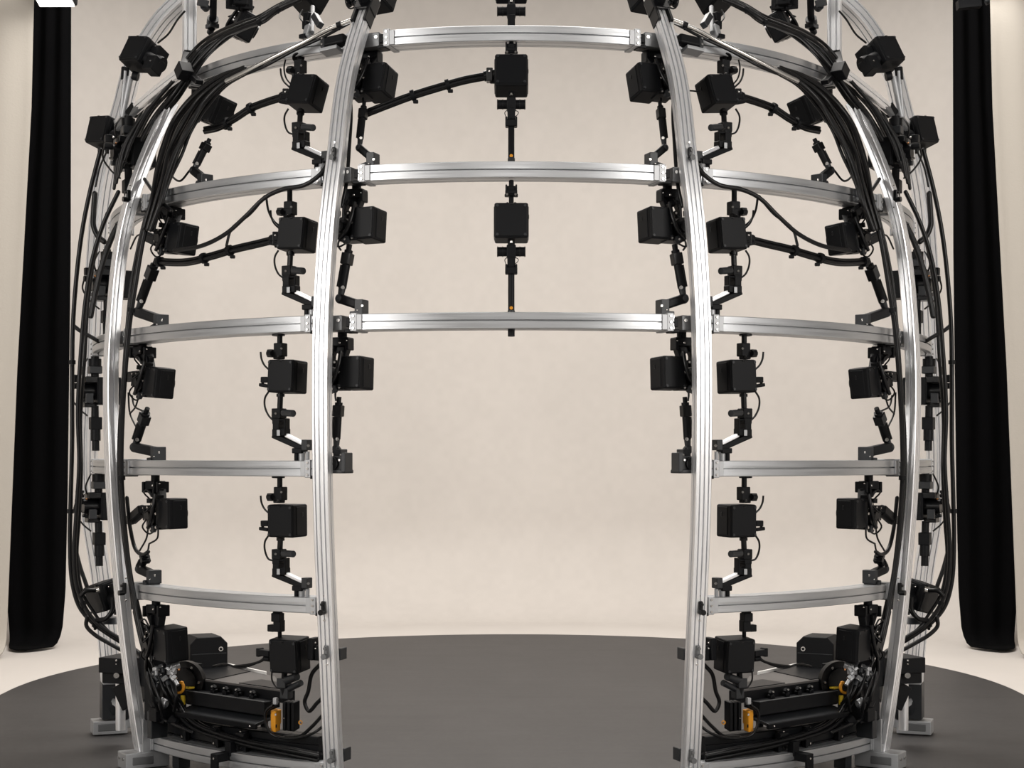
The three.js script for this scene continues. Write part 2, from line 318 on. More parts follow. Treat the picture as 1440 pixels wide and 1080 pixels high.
{
  // the two ribs beside the doorway
  const [P, A, B] = ribPath(AZ1, 0.0, 2.82, 70, ROFF);
  const parts = [part('extrusion', 'aluminium', sweep(ribProf, P, A, B))];
  for (const k of ['A', 'B', 'C', 'D', 'E', 'F']) {
    const c = shell(AZ1, LV[k], -0.042), m = frame(azr(AZ1), 0, 0, c);
    parts.push(part('node_block', 'greyMetal', [...('ABC'.includes(k) ? [inM(m, 0, 0, -0.005, 0.092, 0.05, 0.08)] : [inM(m, -0.048, 0, 0.0, 0.034, 0.05, 0.08)])], [part('bolt', 'steel', 'ABC'.includes(k) ? [screwAt(m, 0.034, 0.008, 0.036, 0.006), screwAt(m, -0.034, 0.008, 0.036, 0.006)] : [screwAt(m, -0.048, 0.008, 0.041, 0.005)])]));
  }
  parts.push(knobClamp(468, 217, 0.056), knobClamp(453, 856, 0.056), knobClamp(457, 918, 0.056, 'greyMetal'), knobClamp(466, 1064, 0.056, 'greyMetal'));
  const ji = P.length - 4, m = basis(A[ji], B[ji].clone().cross(A[ji]).normalize(), B[ji], P[ji].clone());
  parts.push(part('joint', 'blackGloss', [inM(m, 0, 0.02, 0.004, 0.066, 0.08, 0.056, 0.006), inM(m, -0.024, -0.045, 0.004, 0.012, 0.06, 0.054), inM(m, 0.024, -0.045, 0.004, 0.012, 0.06, 0.054)], [part('pivot', 'black', [cylM(m, [0, 0.02, 0.025], [0, 0.02, 0.05], 0.02, 18)]), part('pin', 'steel', [cylM(m, [0.0, 0.02, 0.045], [0, 0.02, 0.053], 0.006)])]));
  thing('dome_rib', 'curved slotted aluminium dome rib standing beside the open doorway', 'rib', 'doorway ribs', parts);
  // strut rising from the joint
  const a = sh(519, 22, 0.0), b = a.clone().add(V(0.06, 0.62, -0.1));
  const X = V(1, 0, 0), Z = V(0, 0, 1); const Pp = [a, b];
  thing('top_strut', 'straight aluminium strut rising from the joint of the doorway rib', 'strut', 'top struts', [part('extrusion', 'aluminium', sweep(slotted(0.045, 0.045, [0], [0]), Pp, [X, X], [Z, Z]))]);
}
{
  // outer ribs
  const [P, A, B] = ribPath(AZ2, 0.05, 2.48, 64, ROFF);
  const parts = [part('extrusion', 'aluminium', sweep(ribProf, P, A, B))];
  for (const k of ['B', 'C', 'D', 'E', 'F']) {
    const c = shell(AZ2, LV[k], -0.042), m = frame(azr(AZ2), 0, 0, c);
    parts.push(part('node_block', 'greyMetal', [inM(m, 0, 0, -0.005, 0.092, 0.05, 0.08)], [part('bolt', 'steel', [screwAt(m, 0.034, 0.008, 0.036, 0.006), screwAt(m, -0.034, 0.008, 0.036, 0.006)])]));
  }
  parts.push(knobClamp(178, 276, 0.056), knobClamp(172, 829, 0.056));
  const f = shell(AZ2 + 1.4, 0.0, ROFF), fm = frame(azr(AZ2), 0, 0, f);
  parts.push(part('foot', 'bracketAluminium', [inM(fm, 0.0, 0.032, 0.01, 0.09, 0.06, 0.17, 0.004)], [
    part('foot_plate', 'greyMetal', [inM(fm, 0.044, 0.032, 0.03, 0.006, 0.03, 0.08)]), part('bolt', 'steel', [screwAt(fm, 0.02, 0.04, 0.096, 0.006), screwAt(fm, -0.02, 0.04, 0.096, 0.006)])]));
  parts.push(part('gusset', 'bracketAluminium', [inM(fm, -0.038, 0.12, 0.0, 0.008, 0.13, 0.06), inM(fm, 0.038, 0.12, 0.0, 0.008, 0.13, 0.06), inM(fm, 0, 0.075, 0.0, 0.07, 0.03, 0.06)], [
    part('bolt', 'steel', [-0.018, 0.018].flatMap(z => [0.08, 0.13, 0.17].map(y => cylM(fm, [-0.045, y, z], [-0.041, y, z], 0.004, 8)))), part('cover', 'charcoal', [inM(fm, -0.047, 0.105, 0.0, 0.012, 0.06, 0.024)])]));
  thing('dome_rib', 'curved slotted aluminium dome rib on a block foot with cables along it', 'rib', 'outer ribs', parts);
  // upright above the outer rib
  const a = sh(266, 80, 0.02), b = a.clone().add(V(0, 0.5, 0)), az = azOf(a), X = V(Math.cos(az), 0, -Math.sin(az)), Z = V(Math.sin(az), 0, Math.cos(az));
  thing('upright_post', 'vertical slotted aluminium post above the outer rib', 'post', 'upper posts', [part('extrusion', 'aluminium', sweep(slotted(0.05, 0.05, [-0.012, 0.012], [-0.012, 0.012], 0.007), [a, b], [X, X], [Z, Z])),
    part('shoe', 'blackGloss', [ob(a.clone().add(V(0.005, -0.01, 0)), 0.062, 0.05, 0.06, az, 0, 0.3), bar(sh(258, 96, 0.05), sh(280, 116, 0.04), 0.018, 0.03), bar(sh(262, 76, 0.05), sh(257, 98, 0.05), 0.02, 0.03), bar(sh(275, 76, 0.04), sh(285, 72, 0.03), 0.015, 0.03)], [part('bolt', 'steel', [ob(a.clone().add(V(0.02, 0, 0.04)), 0.008, 0.008, 0.008, az)])])]);
}
{
  // rear ribs
  const d = 6.78, px = [[262, -6], [230, 25], [207, 58], [187, 95], [172, 150], [150, 235], [141, 290], [134, 380], [130, 470], [126, 560], [123, 630], [124, 690], [131, 745], [140, 800], [148, 870], [153, 920], [158, 985]].map(([x, y]) => un(x, y, d));
  const c = new THREE.CatmullRomCurve3(px, false, 'centripetal'), P = c.getSpacedPoints(70), A = [], B = [], Zc = V(-0.5, 0, 0.866);
  P.forEach((p, i) => { const t = P[Math.min(70, i + 1)].clone().sub(P[Math.max(0, i - 1)]).normalize(); const N = Zc.clone().addScaledVector(t, -Zc.dot(t)).normalize(); A.push(t.clone().cross(N)); B.push(N); });
  const parts = [part('extrusion', 'aluminium', sweep(slotted(0.055, 0.07, [-0.014, 0.014], [-0.014, 0.014], 0.006), P, A, B))];
  const fx = un(163, 1024, d); fx.y = 0.0; const m = frame(-1.2, 0, 0, fx);
  parts.push(part('leg', 'charcoal', [inM(m, 0, 0.14, 0.02, 0.085, 0.15, 0.085)], [part('collar', 'bracketAluminium', [inM(m, 0, 0.235, 0.02, 0.1, 0.05, 0.08)])]));
  parts.push(part('foot', 'bracketAluminium', [inM(m, 0, 0.032, 0.03, 0.1, 0.055, 0.14), inM(m, 0.0, 0.045, -0.1, 0.07, 0.04, 0.16)], [part('foot_plate', 'greyMetal', [inM(m, 0.05, 0.034, 0.04, 0.006, 0.03, 0.08)])]));
  parts.push(part('brace', 'charcoal', [cyl(un(168, 1010, d), un(190, 985, d - 0.05), 0.03, 10), cyl(un(160, 1000, d - .02), un(166, 988, d - 0.05), 0.03, 10)]));
  thing('dome_rib', 'rear aluminium dome rib with dark leg and pale block foot', 'rib', 'rear ribs', parts);
}
function ringSeg(k, a0, a1, label, group, o = {}) {
  const h = LV[k], n = Math.max(8, Math.ceil(Math.abs(a1 - a0) / 1.5)), P = [], A = [], B = [], r = rad(h) + (o.off || 0) - 0.044;
  for (let i = 0; i <= n; i++) { const a = (a0 + (a1 - a0) * i / n) * D2R; P.push(V(r * Math.sin(a), h, r * Math.cos(a))); A.push(V(Math.sin(a), 0, Math.cos(a))); B.push(V(0, 1, 0)); }
  // outline has a = outwards, b = up
  const parts = [part('extrusion', o.mat || 'beamAluminium', sweep(ringProf, P, A, B))];
  const ends = o.ends || [[a0, 1], [a1, -1]];
  for (const [a, s] of ends) {
    const c = shell(a + s * 0.55, h, -0.044 + (o.off || 0)), m = frame(azr(a), 0, 0, c);
    parts.push(part('end_bracket', 'bracketAluminium', [inM(m, 0, 0, 0.001, 0.022, 0.06, 0.1, 0.002), inM(m, s * 0.018, 0, 0.046, 0.02, 0.05, 0.005, 0.001)], [
      part('screw', 'steel', [screwAt(m, 0, 0.02, 0.052), screwAt(m, 0, -0.02, 0.052), screwAt(m, 0, 0, 0.052)])]));
    if (k !== 'F' && o.clips !== false) parts.push(part('end_clip', 'black', [inM(m, -s * 0.02, -0.028, 0.02, 0.03, 0.012, 0.05), inM(m, -s * 0.022, 0.0, 0.035, 0.016, 0.03, 0.02)]));
  }
  return thing('ring_beam', label, 'beam', group, parts, o.mirror ?? true);
}
const LN = { A: 'uppermost ring', B: 'ring above the doorway lintel', C: 'doorway lintel ring', D: 'waist-high ring', E: 'knee-high ring', F: 'floor ring' };
const gap1 = 1.9, gap2 = 2.0;
for (const [k, l] of [['A', 'curved aluminium beam, the highest of the three spanning the doorway'], ['B', 'curved aluminium beam spanning the doorway, middle one of three'], ['C', 'curved aluminium lintel beam directly over the open doorway']]) ringSeg(k, AZ1 + gap1 + 0.6, -AZ1 - gap1 - 0.6, l, undefined, { mirror: false });
for (const k of ['A', 'B', 'C', 'D', 'E', 'F']) ringSeg(k, AZ2 + (k === 'A' ? -1 : gap2), AZ1 - gap1, `curved aluminium beam of the ${LN[k]} between doorway rib and outer rib`, `side beams of the ${LN[k]}`);
for (const k of ['B', 'C', 'D']) ringSeg(k, AZ3, AZ2 - gap2, `short curved aluminium beam of the ${LN[k]} behind the outer rib`, `rear beams of the ${LN[k]}`, { clips: false });

{
  const P = [un(165, 175, 6.45), un(188, 155, 6.35), un(212, 135, 6.25), un(236, 116, 6.15), un(258, 100, 6.05)];
  const A = [], B = []; P.forEach((p, i) => { const t = P[Math.min(4, i + 1)].clone().sub(P[Math.max(0, i - 1)]).normalize(), N = V(-0.4, 0, 0.9).addScaledVector(t, -V(-0.4, 0, 0.9).dot(t)).normalize(); A.push(t.clone().cross(N)); B.push(N); });
  thing('diagonal_strut', 'slanting aluminium strut from the rear rib up to the upper post', 'strut', undefined, [part('extrusion', 'aluminium', sweep(slotted(0.034, 0.03, [0], [0], 0.004, 0.005, 0.002), P, A, B)), part('end_plate', 'black', [ob(P[4], 0.05, 0.05, 0.05, -0.9, 0, 0.6)]), part('clip', 'blackGloss', [ob(P[1], 0.03, 0.05, 0.045, -0.5, 0, -0.8)])]);
}
// ---------------------------------------------------------------- camera units
const PITCH = [[0.2, -7], [0.45, -5], [0.9, -1], [1.36, 2], [1.87, 4], [2.4, 14], [2.75, 27], [3.2, 40]];
function pitchAt(h) { for (let i = 0; i < PITCH.length - 1; i++) if (h < PITCH[i + 1][0]) { const t = (h - PITCH[i][0]) / (PITCH[i + 1][0] - PITCH[i][0]); return (PITCH[i][1] + (PITCH[i + 1][1] - PITCH[i][1]) * t) * D2R; } return 0.6; }
function housing(m, s = 1, w = 0.104, h = 0.11, d = 0.088) {
  w *= s; h *= s; d *= s;
  const back = d / 2;
  return part('housing', 'black', [inM(m, 0, 0, 0, w, h, d, 0.006)], [
    part('back_plate', 'blackPlate', [inM(m, 0, 0.001, back + 0.001, w * 0.93, h * 0.93, 0.006, 0.002)]),
    part('screw', 'charcoal', [[-1, -1], [1, -1], [-1, 1], [1, 1]].map(([x, y]) => screwAt(m, x * w * 0.41, y * h * 0.41, back + 0.004, 0.0045))),
    part('latch', 'blackGloss', [inM(m, 0, h * 0.45, back + 0.005, 0.012, 0.006, 0.004)]),
    part('side_panel', 'blackPlate', [inM(m, w / 2, 0, -d * 0.05, 0.004, h * 0.86, d * 0.66, 0.0015), inM(m, -w / 2, 0, -d * 0.05, 0.004, h * 0.86, d * 0.66, 0.0015)]),
    part('port', 'blackGloss', [inM(m, w / 2 + 0.001, h * 0.2, -d * 0.1, 0.005, 0.014, 0.006, 0.001)]),
    part('lens', 'blackGloss', [cylM(m, [0, 0, -back - 0.008], [0, 0, -back + 0.002], w * 0.33, 20)], [part('lens_glass', 'glass', [cylM(m, [0, 0, -back - 0.009], [0, 0, -back - 0.007], w * 0.27, 20)])]),
  ]);
}
const pxs = d => d / F;
function boxFrame(px, py, off, extraYaw = 0, roll = 0, pitchAdd = 0) { const c = sh(px, py, off); return [frame(azOf(c) + extraYaw, pitchAt(c.y) + pitchAdd, roll, c), c]; }

// camera on a zigzag arm beside the doorway rib
function armCamera(cx, cy, topY, footY, label, roll = 0, yaw = 0) {
  const off = -0.03, q = (dx, dy, o = off) => sh(cx + dx, cy + dy, o);
  const [m, c] = boxFrame(cx, cy, -0.045, yaw, roll), az = azOf(c), k = (footY - cy) / 117, parts = [housing(m)];
  parts[0].subs.push(part('side_clip', 'black', [bar(q(-26, 4), q(-36, 4), 0.02, 0.02), bar(q(-27, 13), q(-39, 11), 0.012, 0.015), bar(q(-35, 2), q(-35, 13), 0.006, 0.012)]));
  const t0 = topY - cy;
  parts.push(part('top_mount', 'black', [cyl(q(-11, t0), q(-11, -28), 0.009), cyl(q(-13, t0 + 2), q(-13, t0 + 0.2), 0.022, 14), ob(q(-10, -38), 0.034, 0.045, 0.035, az), ob(q(-22, -33), 0.024, 0.026, 0.03, az), ob(q(-12, -31), 0.03, 0.03, 0.03, az)], [
    part('knob', 'blackGloss', [cyl(q(-22, -33, 0), q(-28, -33, 0), 0.01)]), part('screw', 'steel', [cyl(q(-9, -40, -0.01), q(-9, -40, -0.008), 0.004, 8), cyl(q(-13, -28, -0.015), q(-13, -27, -0.012), 0.006, 8)])]));
  parts.push(part('post', 'blackGloss', [cyl(q(-10, 22), q(-11, 48 * k), 0.0095, 14), cyl(q(-10, 24), q(-10, 28), 0.014, 14)]));
  parts.push(part('clamp', 'black', [ob(q(-12, 51 * k), 0.036, 0.034, 0.04, az), ob(q(-13, 60 * k), 0.03, 0.028, 0.034, az)], [part('handle', 'charcoal', [cyl(q(-6, 50 * k, 0), q(8, 51 * k, 0.02), 0.0115, 14)]), part('screw', 'steel', [cyl(q(-17, 51 * k, -0.008), q(-17, 51 * k, -0.005), 0.004, 8)])]));
  parts.push(part('pivot_block', 'black', [ob(q(-13, 67 * k), 0.026, 0.038, 0.034, az), ob(q(-1, 68 * k), 0.006, 0.05, 0.03, az), ob(q(-7, 60 * k), 0.032, 0.007, 0.03, az), ob(q(-5, 77 * k), 0.03, 0.024, 0.034, az), ob(q(-12, 78 * k), 0.032, 0.026, 0.04, az)], [part('pivot_face', 'bracketAluminium', [ob(q(-13, 78 * k, -0.008), 0.013, 0.02, 0.003, az)])]));
  parts.push(part('arm', 'black', [bar(q(-18, 82 * k), q(25, 101 * k), 0.018, 0.026, 0.004)], [part('rail', 'aluminium', [bar(q(-2, 81 * k), q(22, 93 * k), 0.013, 0.02)])]));
  parts.push(part('arm_end', 'charcoal', [ob(q(27, 95 * k), 0.024, 0.036, 0.034, az)], [part('screw', 'steel', [cyl(q(29, 96 * k, -0.012), q(29, 96 * k, -0.009), 0.005, 8)])]));
  parts.push(part('foot', 'bracketAluminium', [cyl(q(20, 103 * k), q(20, 117 * k + 3), 0.011), cyl(q(28, 104 * k), q(28, 117 * k + 3), 0.007)], [part('foot_collar', 'black', [ob(q(16, 103 * k), 0.04, 0.018, 0.03, az), cyl(q(13, 105 * k), q(13, 117 * k), 0.009)])]));
  parts.push(part('lead', 'rubber', [tube([q(-27, 21), q(-32, 30), q(-32, 42), q(-27, 54), q(-20, 61 * k)], 0.0035), tube([q(-38, -35), q(-37, -26), q(-33, -17), q(-26, -10)], 0.0035)]));
  thing('arm_camera', label, 'camera', undefined, parts);
}
armCamera(432, 132, 80, 241, 'black box camera on zigzag arm, hung beneath the uppermost ring beside the doorway rib', -0.12, 0.0);
armCamera(418, 331, 262, 446, 'black box camera on zigzag arm above the doorway lintel ring', -0.05);
armCamera(404, 530, 470, 648, 'black box camera on zigzag arm beneath the doorway lintel ring', -0.02);
armCamera(404, 732, 670, 840, 'black box camera on zigzag arm beneath the waist-high ring', 0);

// camera on a straight stem over the doorway
function stemCamera(cy, topY, footY, label, cap) {
  const cx = 718.5, off = -0.044, q = (dx, y, o = off) => sh(cx + dx, y, o), u = 0.0023, parts = [];
  const [m] = boxFrame(cx, cy, -0.05);
  parts.push(housing(m, 1.06));
  if (topY !== null) parts.push(part('top_mount', 'black', [cyl(q(0, topY), q(0, cy - 22), 0.008), ob(q(0, topY + 17), 0.04, 0.014, 0.04), ob(q(0, topY + 12), 0.03, 0.018, 0.03), ob(q(-7, topY + 12), 0.006, 0.026, 0.04), ob(q(7, topY + 12), 0.006, 0.026, 0.04), ob(q(0, topY + 21), 0.044, 0.007, 0.036)], [
    part('screw', 'steel', [cyl(q(-6, topY + 19, -0.02), q(-6, topY + 19, -0.016), 0.004, 8), cyl(q(6, topY + 19, -0.02), q(6, topY + 19, -0.016), 0.004, 8)]),
    part('lead_loop', 'rubber', [tube([q(-3, cy - 25), q(-5, cy - 29), q(-7, cy - 28), q(-7, cy - 25)], 0.002), tube([q(3, cy - 25), q(5, cy - 29), q(7, cy - 28), q(7, cy - 25)], 0.002)])]));
  const T = cy + 40;
  parts.push(part('tee_clamp', 'black', [cyl(q(-20, T), q(20, T), 0.0155, 20), ob(q(0, T), 0.03, 0.042, 0.042), cyl(q(0, cy + 24), q(0, T), 0.012, 14)], [
    part('ring_band', 'blackGloss', [-19, -12, -6, 6, 12, 19].map(x => cyl(q(x - 0.5, T), q(x + 0.5, T), 0.0175, 20))), part('nut', 'steel', [cyl(q(0, cy + 25, -0.03), q(0, cy + 28, -0.03), 0.006, 8)])]));
  parts.push(part('stem', 'black', [cyl(q(0, T + 6), q(0, footY + 3), 0.0105, 16), ob(q(0, T + 14), 0.026, 0.042, 0.03)]));
  if (footY - T > 40) {
    parts.push(part('lock_collar', 'black', [ob(q(0, T + 27), 0.04, 0.022, 0.04), ob(q(-7, T + 24), 0.007, 0.028, 0.042), ob(q(7, T + 24), 0.007, 0.028, 0.042)]));
    parts.push(part('push_button', 'orange', [cyl(q(0, footY - 8, -0.034), q(0, footY - 8, -0.03), 0.0055, 12)], [], 'orange push button'));
    parts.push(part('stem_socket', 'charcoal', [cyl(q(0, footY - 4), q(0, footY + 3), 0.012, 16)]));
    if (cap) parts.push(part('end_cap', 'black', [cyl(q(0, footY + 22), q(0, footY + 32), 0.0115, 14)]));
    parts.push(part('safety_wire', 'rubber', [tube([q(-6, T + 8), q(-9, T + 11), q(-8, T + 16), q(-6, T + 19)], 0.0013), tube([q(6, T + 8), q(10, T + 11), q(8, T + 15), q(5, T + 17)], 0.0013)]));
  }
  thing('stem_camera', label, 'camera', undefined, parts, false);
}
stemCamera(-24, null, 31, 'black box camera on a short stem above the topmost doorway beam');
stemCamera(107, 54, 227, 'black box camera on a stem, with a thick cable arm plugged into its side');
stemCamera(314, 254, 441, 'black box camera on a stem standing on the doorway lintel beam', true);

// camera hung in a yoke behind a rib
function yokeCamera(cx, cy, hx, hy, label, o = {}) {   // hx, hy: hanger under the beam
  const off = o.off ?? -0.1, q = (x, y, e = off) => sh(x, y, e);
  const [m, c] = boxFrame(cx, cy, off, o.yaw || 0, o.roll || 0, o.pitch || 0), az = azOf(c), s = o.s || 1, parts = [housing(m, s, o.w || 0.084, 0.11, o.depth || 0.08)];
  const lx = -0.036 * s;    // yoke side in the box frame
  parts.push(part('hanger', 'black', [cyl(q(hx, hy - 14), q(hx, hy - 5), 0.016, 12), ob(q(hx, hy), 0.062, 0.03, 0.05, az), ob(q(hx - 10, hy + 3), 0.012, 0.04, 0.05, az), ob(q(hx + 10, hy + 3), 0.012, 0.04, 0.05, az)], [part('bolt', 'steel', [ob(q(hx - 4, hy + 1, off + 0.026), 0.008, 0.008, 0.006, az), ob(q(hx + 6, hy - 2, off + 0.026), 0.006, 0.006, 0.006, az)])]));
  parts.push(part('yoke_plate', 'blackPlate', [inM(m, lx, 0.005, 0.03, 0.012, 0.125, 0.03), inM(m, lx - 0.055, 0.03, 0.01, 0.012, 0.13, 0.03), inM(m, lx - 0.02, -0.05, 0.02, 0.07, 0.016, 0.05)], [part('screw', 'steel', [-0.05, 0, 0.05].map(y => screwAt(m, lx, y, 0.046, 0.0045)))]));
  parts.push(part('gimbal', 'blackGloss', [cylM(m, [lx - 0.05, -0.01, -0.03], [lx - 0.05, -0.01, 0.04], 0.033, 20), cylM(m, [lx - 0.05, -0.01, 0.03], [lx - 0.05, -0.01, 0.056], 0.018, 16), cylM(m, [lx - 0.02, 0.03, 0.0], [lx - 0.02, 0.03, 0.05], 0.013), inM(m, lx - 0.03, -0.02, 0.0, 0.06, 0.07, 0.05)], [
    part('bolt', 'steel', [[-0.05, 0.022], [-0.03, -0.028], [-0.018, 0.034], [-0.066, -0.022]].map(([x, y]) => screwAt(m, lx + x, y, 0.05, 0.004))), part('contact', 'copper', [screwAt(m, lx - 0.07, 0.0, 0.046, 0.004)])]));
  parts.push(part('yoke_arc', 'blackGloss', [tube([V(lx + 0.004, 0.07, 0.05), V(lx + 0.002, 0.02, 0.06), V(lx - 0.014, -0.025, 0.062), V(lx - 0.05, -0.052, 0.05)].map(p => p.applyMatrix4(m)), 0.007)]));
  const W = l => tube(l.map(p => V(lx + p[0], p[1], p[2]).applyMatrix4(m)), 0.0032, 14, 6);
  parts.push(part('drive_motor', 'black', [inM(m, lx - 0.085, 0.0, 0.02, 0.03, 0.055, 0.045), cylM(m, [lx - 0.082, 0.036, 0.02], [lx - 0.082, 0.052, 0.02], 0.013, 14), cylM(m, [lx - 0.085, -0.045, 0.022], [lx - 0.085, -0.026, 0.022], 0.011, 12)], [part('screw', 'steel', [screwAt(m, lx - 0.09, 0.018, 0.044, 0.003), screwAt(m, lx - 0.08, -0.018, 0.044, 0.003)])]));
  parts.push(part('belt_wheel', 'charcoal', [cylM(m, [lx - 0.025, -0.055, 0.036], [lx - 0.025, -0.055, 0.05], 0.014, 16)], [part('screw', 'steel', [screwAt(m, lx - 0.025, -0.055, 0.052, 0.004)])]));
  parts.push(part('wire', 'rubber', [W([[-0.085, 0.05, 0.02], [-0.075, 0.075, 0.05], [-0.05, 0.085, 0.05], [-0.03, 0.06, 0.045]])]), part('wire', 'rubber', [W([[-0.05, -0.02, 0.055], [-0.07, -0.05, 0.06], [-0.06, -0.075, 0.04], [-0.03, -0.062, 0.03]])]), part('wire', 'rubber', [W([[-0.02, 0.03, 0.05], [-0.035, 0.005, 0.07], [-0.06, 0.012, 0.06], [-0.085, 0.01, 0.044]])]));
  const top = V(lx - 0.025, 0.075, 0.01).applyMatrix4(m);
  parts.push(part('yoke_arm', 'black', [bar(q(hx - 9, hy + 4), V(lx - 0.055, 0.06, 0.01).applyMatrix4(m), 0.014, 0.03, 0.006), bar(q(hx + 9, hy + 4), V(lx, 0.05, 0.02).applyMatrix4(m), 0.014, 0.03, 0.006), bar(q(hx, hy + 6), top, 0.03, 0.016, 0.01)]));
  if (o.lead) parts.push(part('lead', 'rubber', o.lead.map(l => tube(l.map(([x, y]) => q(x, y)), 0.0035))));
  if (o.side) parts.push(part('side_plug', 'black', [bar(q(...o.side[0]), q(...o.side[1]), 0.03, 0.04, 0.01), cyl(q(...o.side[0]), q(...o.side[1]), 0.02, 12)]));
  thing('yoke_camera', label, 'camera', undefined, parts);
}
yokeCamera(536, -8, 524, -40, 'black box camera partly above the uppermost ring beside the doorway rib', { yaw: -0.16, depth: 0.09, pitch: -0.1 });
yokeCamera(534, 117, 522, 78, 'black box camera in a gimbal yoke, hung beneath the uppermost ring on the doorway side', { yaw: -0.16, depth: 0.09, pitch: 0.0, lead: [[[510, 138], [510, 150], [509, 160]]] });
yokeCamera(519, 317, 501, 273, 'black box camera in a gimbal yoke above the doorway lintel beam', { yaw: -0.16, depth: 0.09, lead: [[[487, 334], [488, 344], [487, 352]], [[478, 333], [475, 345], [479, 352]]] });
yokeCamera(501, 525, 481, 481, 'black box camera in a gimbal yoke at the doorway edge beneath the lintel beam', { yaw: -0.16, depth: 0.09, lead: [[[472, 546], [471, 556], [472, 564]]] });
yokeCamera(256, 336, 241, 298, 'black box camera in a yoke above the lintel ring, beside the outer rib', { off: -0.07, side: [[205, 332], [222, 340]], roll: -0.12, lead: [[[183, 350], [192, 332], [206, 333]]] });
yokeCamera(224, 538, 200, 493, 'black box camera in a yoke beneath the lintel ring, beside the outer rib', { off: -0.06, side: [[180, 530], [198, 528]], roll: -0.12, lead: [[[180, 552], [182, 580], [192, 603]], [[195, 556], [190, 572], [182, 582]], [[185, 556], [188, 570], [200, 578]]] });
yokeCamera(242, 722, 218, 682, 'black box camera in a yoke beneath the waist-high ring, beside the outer rib', { off: -0.06, side: [[184, 731], [200, 717]], lead: [[[208, 740], [206, 755], [195, 776]], [[222, 742], [221, 756], [209, 765]], [[209, 766], [207, 775], [198, 782]]] });
yokeCamera(308, 157, 287, 128, 'black box camera in a yoke beneath the uppermost ring, among the cable bundles', { off: -0.12, roll: -0.3 });
yokeCamera(345, 37, 336, 3, 'black box camera above the uppermost ring with a cable bundle crossing it', { off: -0.1, roll: -0.25, pitch: -0.1 });
yokeCamera(240, 905, 219, 856, 'black box camera in a yoke beneath the knee-high ring, above the control cluster', { off: -0.02, s: 1.12, pitch: 0.0, roll: -0.05 });

// articulated support arms standing on the rings
function supportArm(t, e, f, ringY, label, o = {}) {
  const off = o.off ?? -0.05, q = ([x, y], d = 0) => sh(x, y, off + d), az = azOf(q(e)), r = o.r || 0.0155;
  const T = q(t), E = q(e), Fp = q(f), up = T.clone().lerp(E, 0.78);
  const R = sh(f[0], ringY, off), parts = [];
  parts.push(part('cylinder', 'black', [cyl(T, up, r, 14), cyl(T.clone().lerp(E, -0.12), T, r * 0.6, 10)], [part('collar', 'blackGloss', [bar(T.clone().lerp(E, 0.06), T.clone().lerp(E, 0.3), r * 2.5, r * 2.3)]), part('side_tube', 'rubber', [cyl(T.clone().lerp(E, 0.3).add(V(-r * 1.1, 0, 0)), T.clone().lerp(E, 0.75).add(V(-r * 1.1, 0, 0)), r * 0.35, 8)])]));
  parts.push(part('elbow', 'charcoal', [cyl(up, E, r * 0.9, 12, r * 0.7), clean(new THREE.SphereGeometry(r * 1.25, 14, 10)).translate(E.x, E.y, E.z)], [part('elbow_pin', 'steel', [cyl(up.clone().add(V(r * 0.3, 0, r)), up.clone().add(V(r * 0.3, 0, r * 1.5)), r * 0.45, 10)])]));
  parts.push(part('link', 'black', [bar(E, Fp, r * 2.3, r * 2, 0.004, 0.008)]));
  parts.push(part('bracket', 'charcoal', [ob(Fp.clone().add(V(0, -0.005, 0)), 0.03, 0.05, 0.05, az), bar(Fp.clone().add(V(-0.02, -0.02, 0)), R.clone().add(V(-0.02, -0.01, 0)), 0.03, 0.035), bar(Fp, R.clone().add(V(0, -0.01, 0)), 0.024, 0.04)], [part('bolt', 'steel', [ob(sh(f[0] + 1, f[1], off + 0.028), 0.009, 0.009, 0.004, az), ob(sh(f[0] - 6, f[1] + 6, off + 0.024), 0.006, 0.006, 0.006, az)])]));
  thing('support_arm', label, 'arm', undefined, parts);
}
supportArm([205, 580], [189, 629], [222, 636], 648, 'black articulated support arm standing on the waist-high ring beside the outer rib');
supportArm([217, 372], [193, 439], [226, 450], 458, 'black articulated support arm standing on the doorway lintel ring beside the outer rib');
supportArm([292, 200], [272, 240], [288, 253], 258, 'black articulated support arm standing on the ring above the lintel, near the cable bundles', { r: 0.0135 });
supportArm([511, 150], [505, 208], [524, 224], 232, 'thin black support arm on the middle doorway beam beside the doorway rib', { r: 0.011 });
supportArm([490, 352], [478, 420], [508, 430], 444, 'black support arm standing on the end of the doorway lintel beam', { r: 0.014 });
supportArm([476, 566], [472, 632], [478, 640], 648, 'black support arm at the doorway edge above the waist-high bracket', { r: 0.013, off: -0.07 });
supportArm([205, 782], [196, 800], [216, 809], 826, 'short black support arm standing on the knee-high ring beside the outer rib', { r: 0.015 });
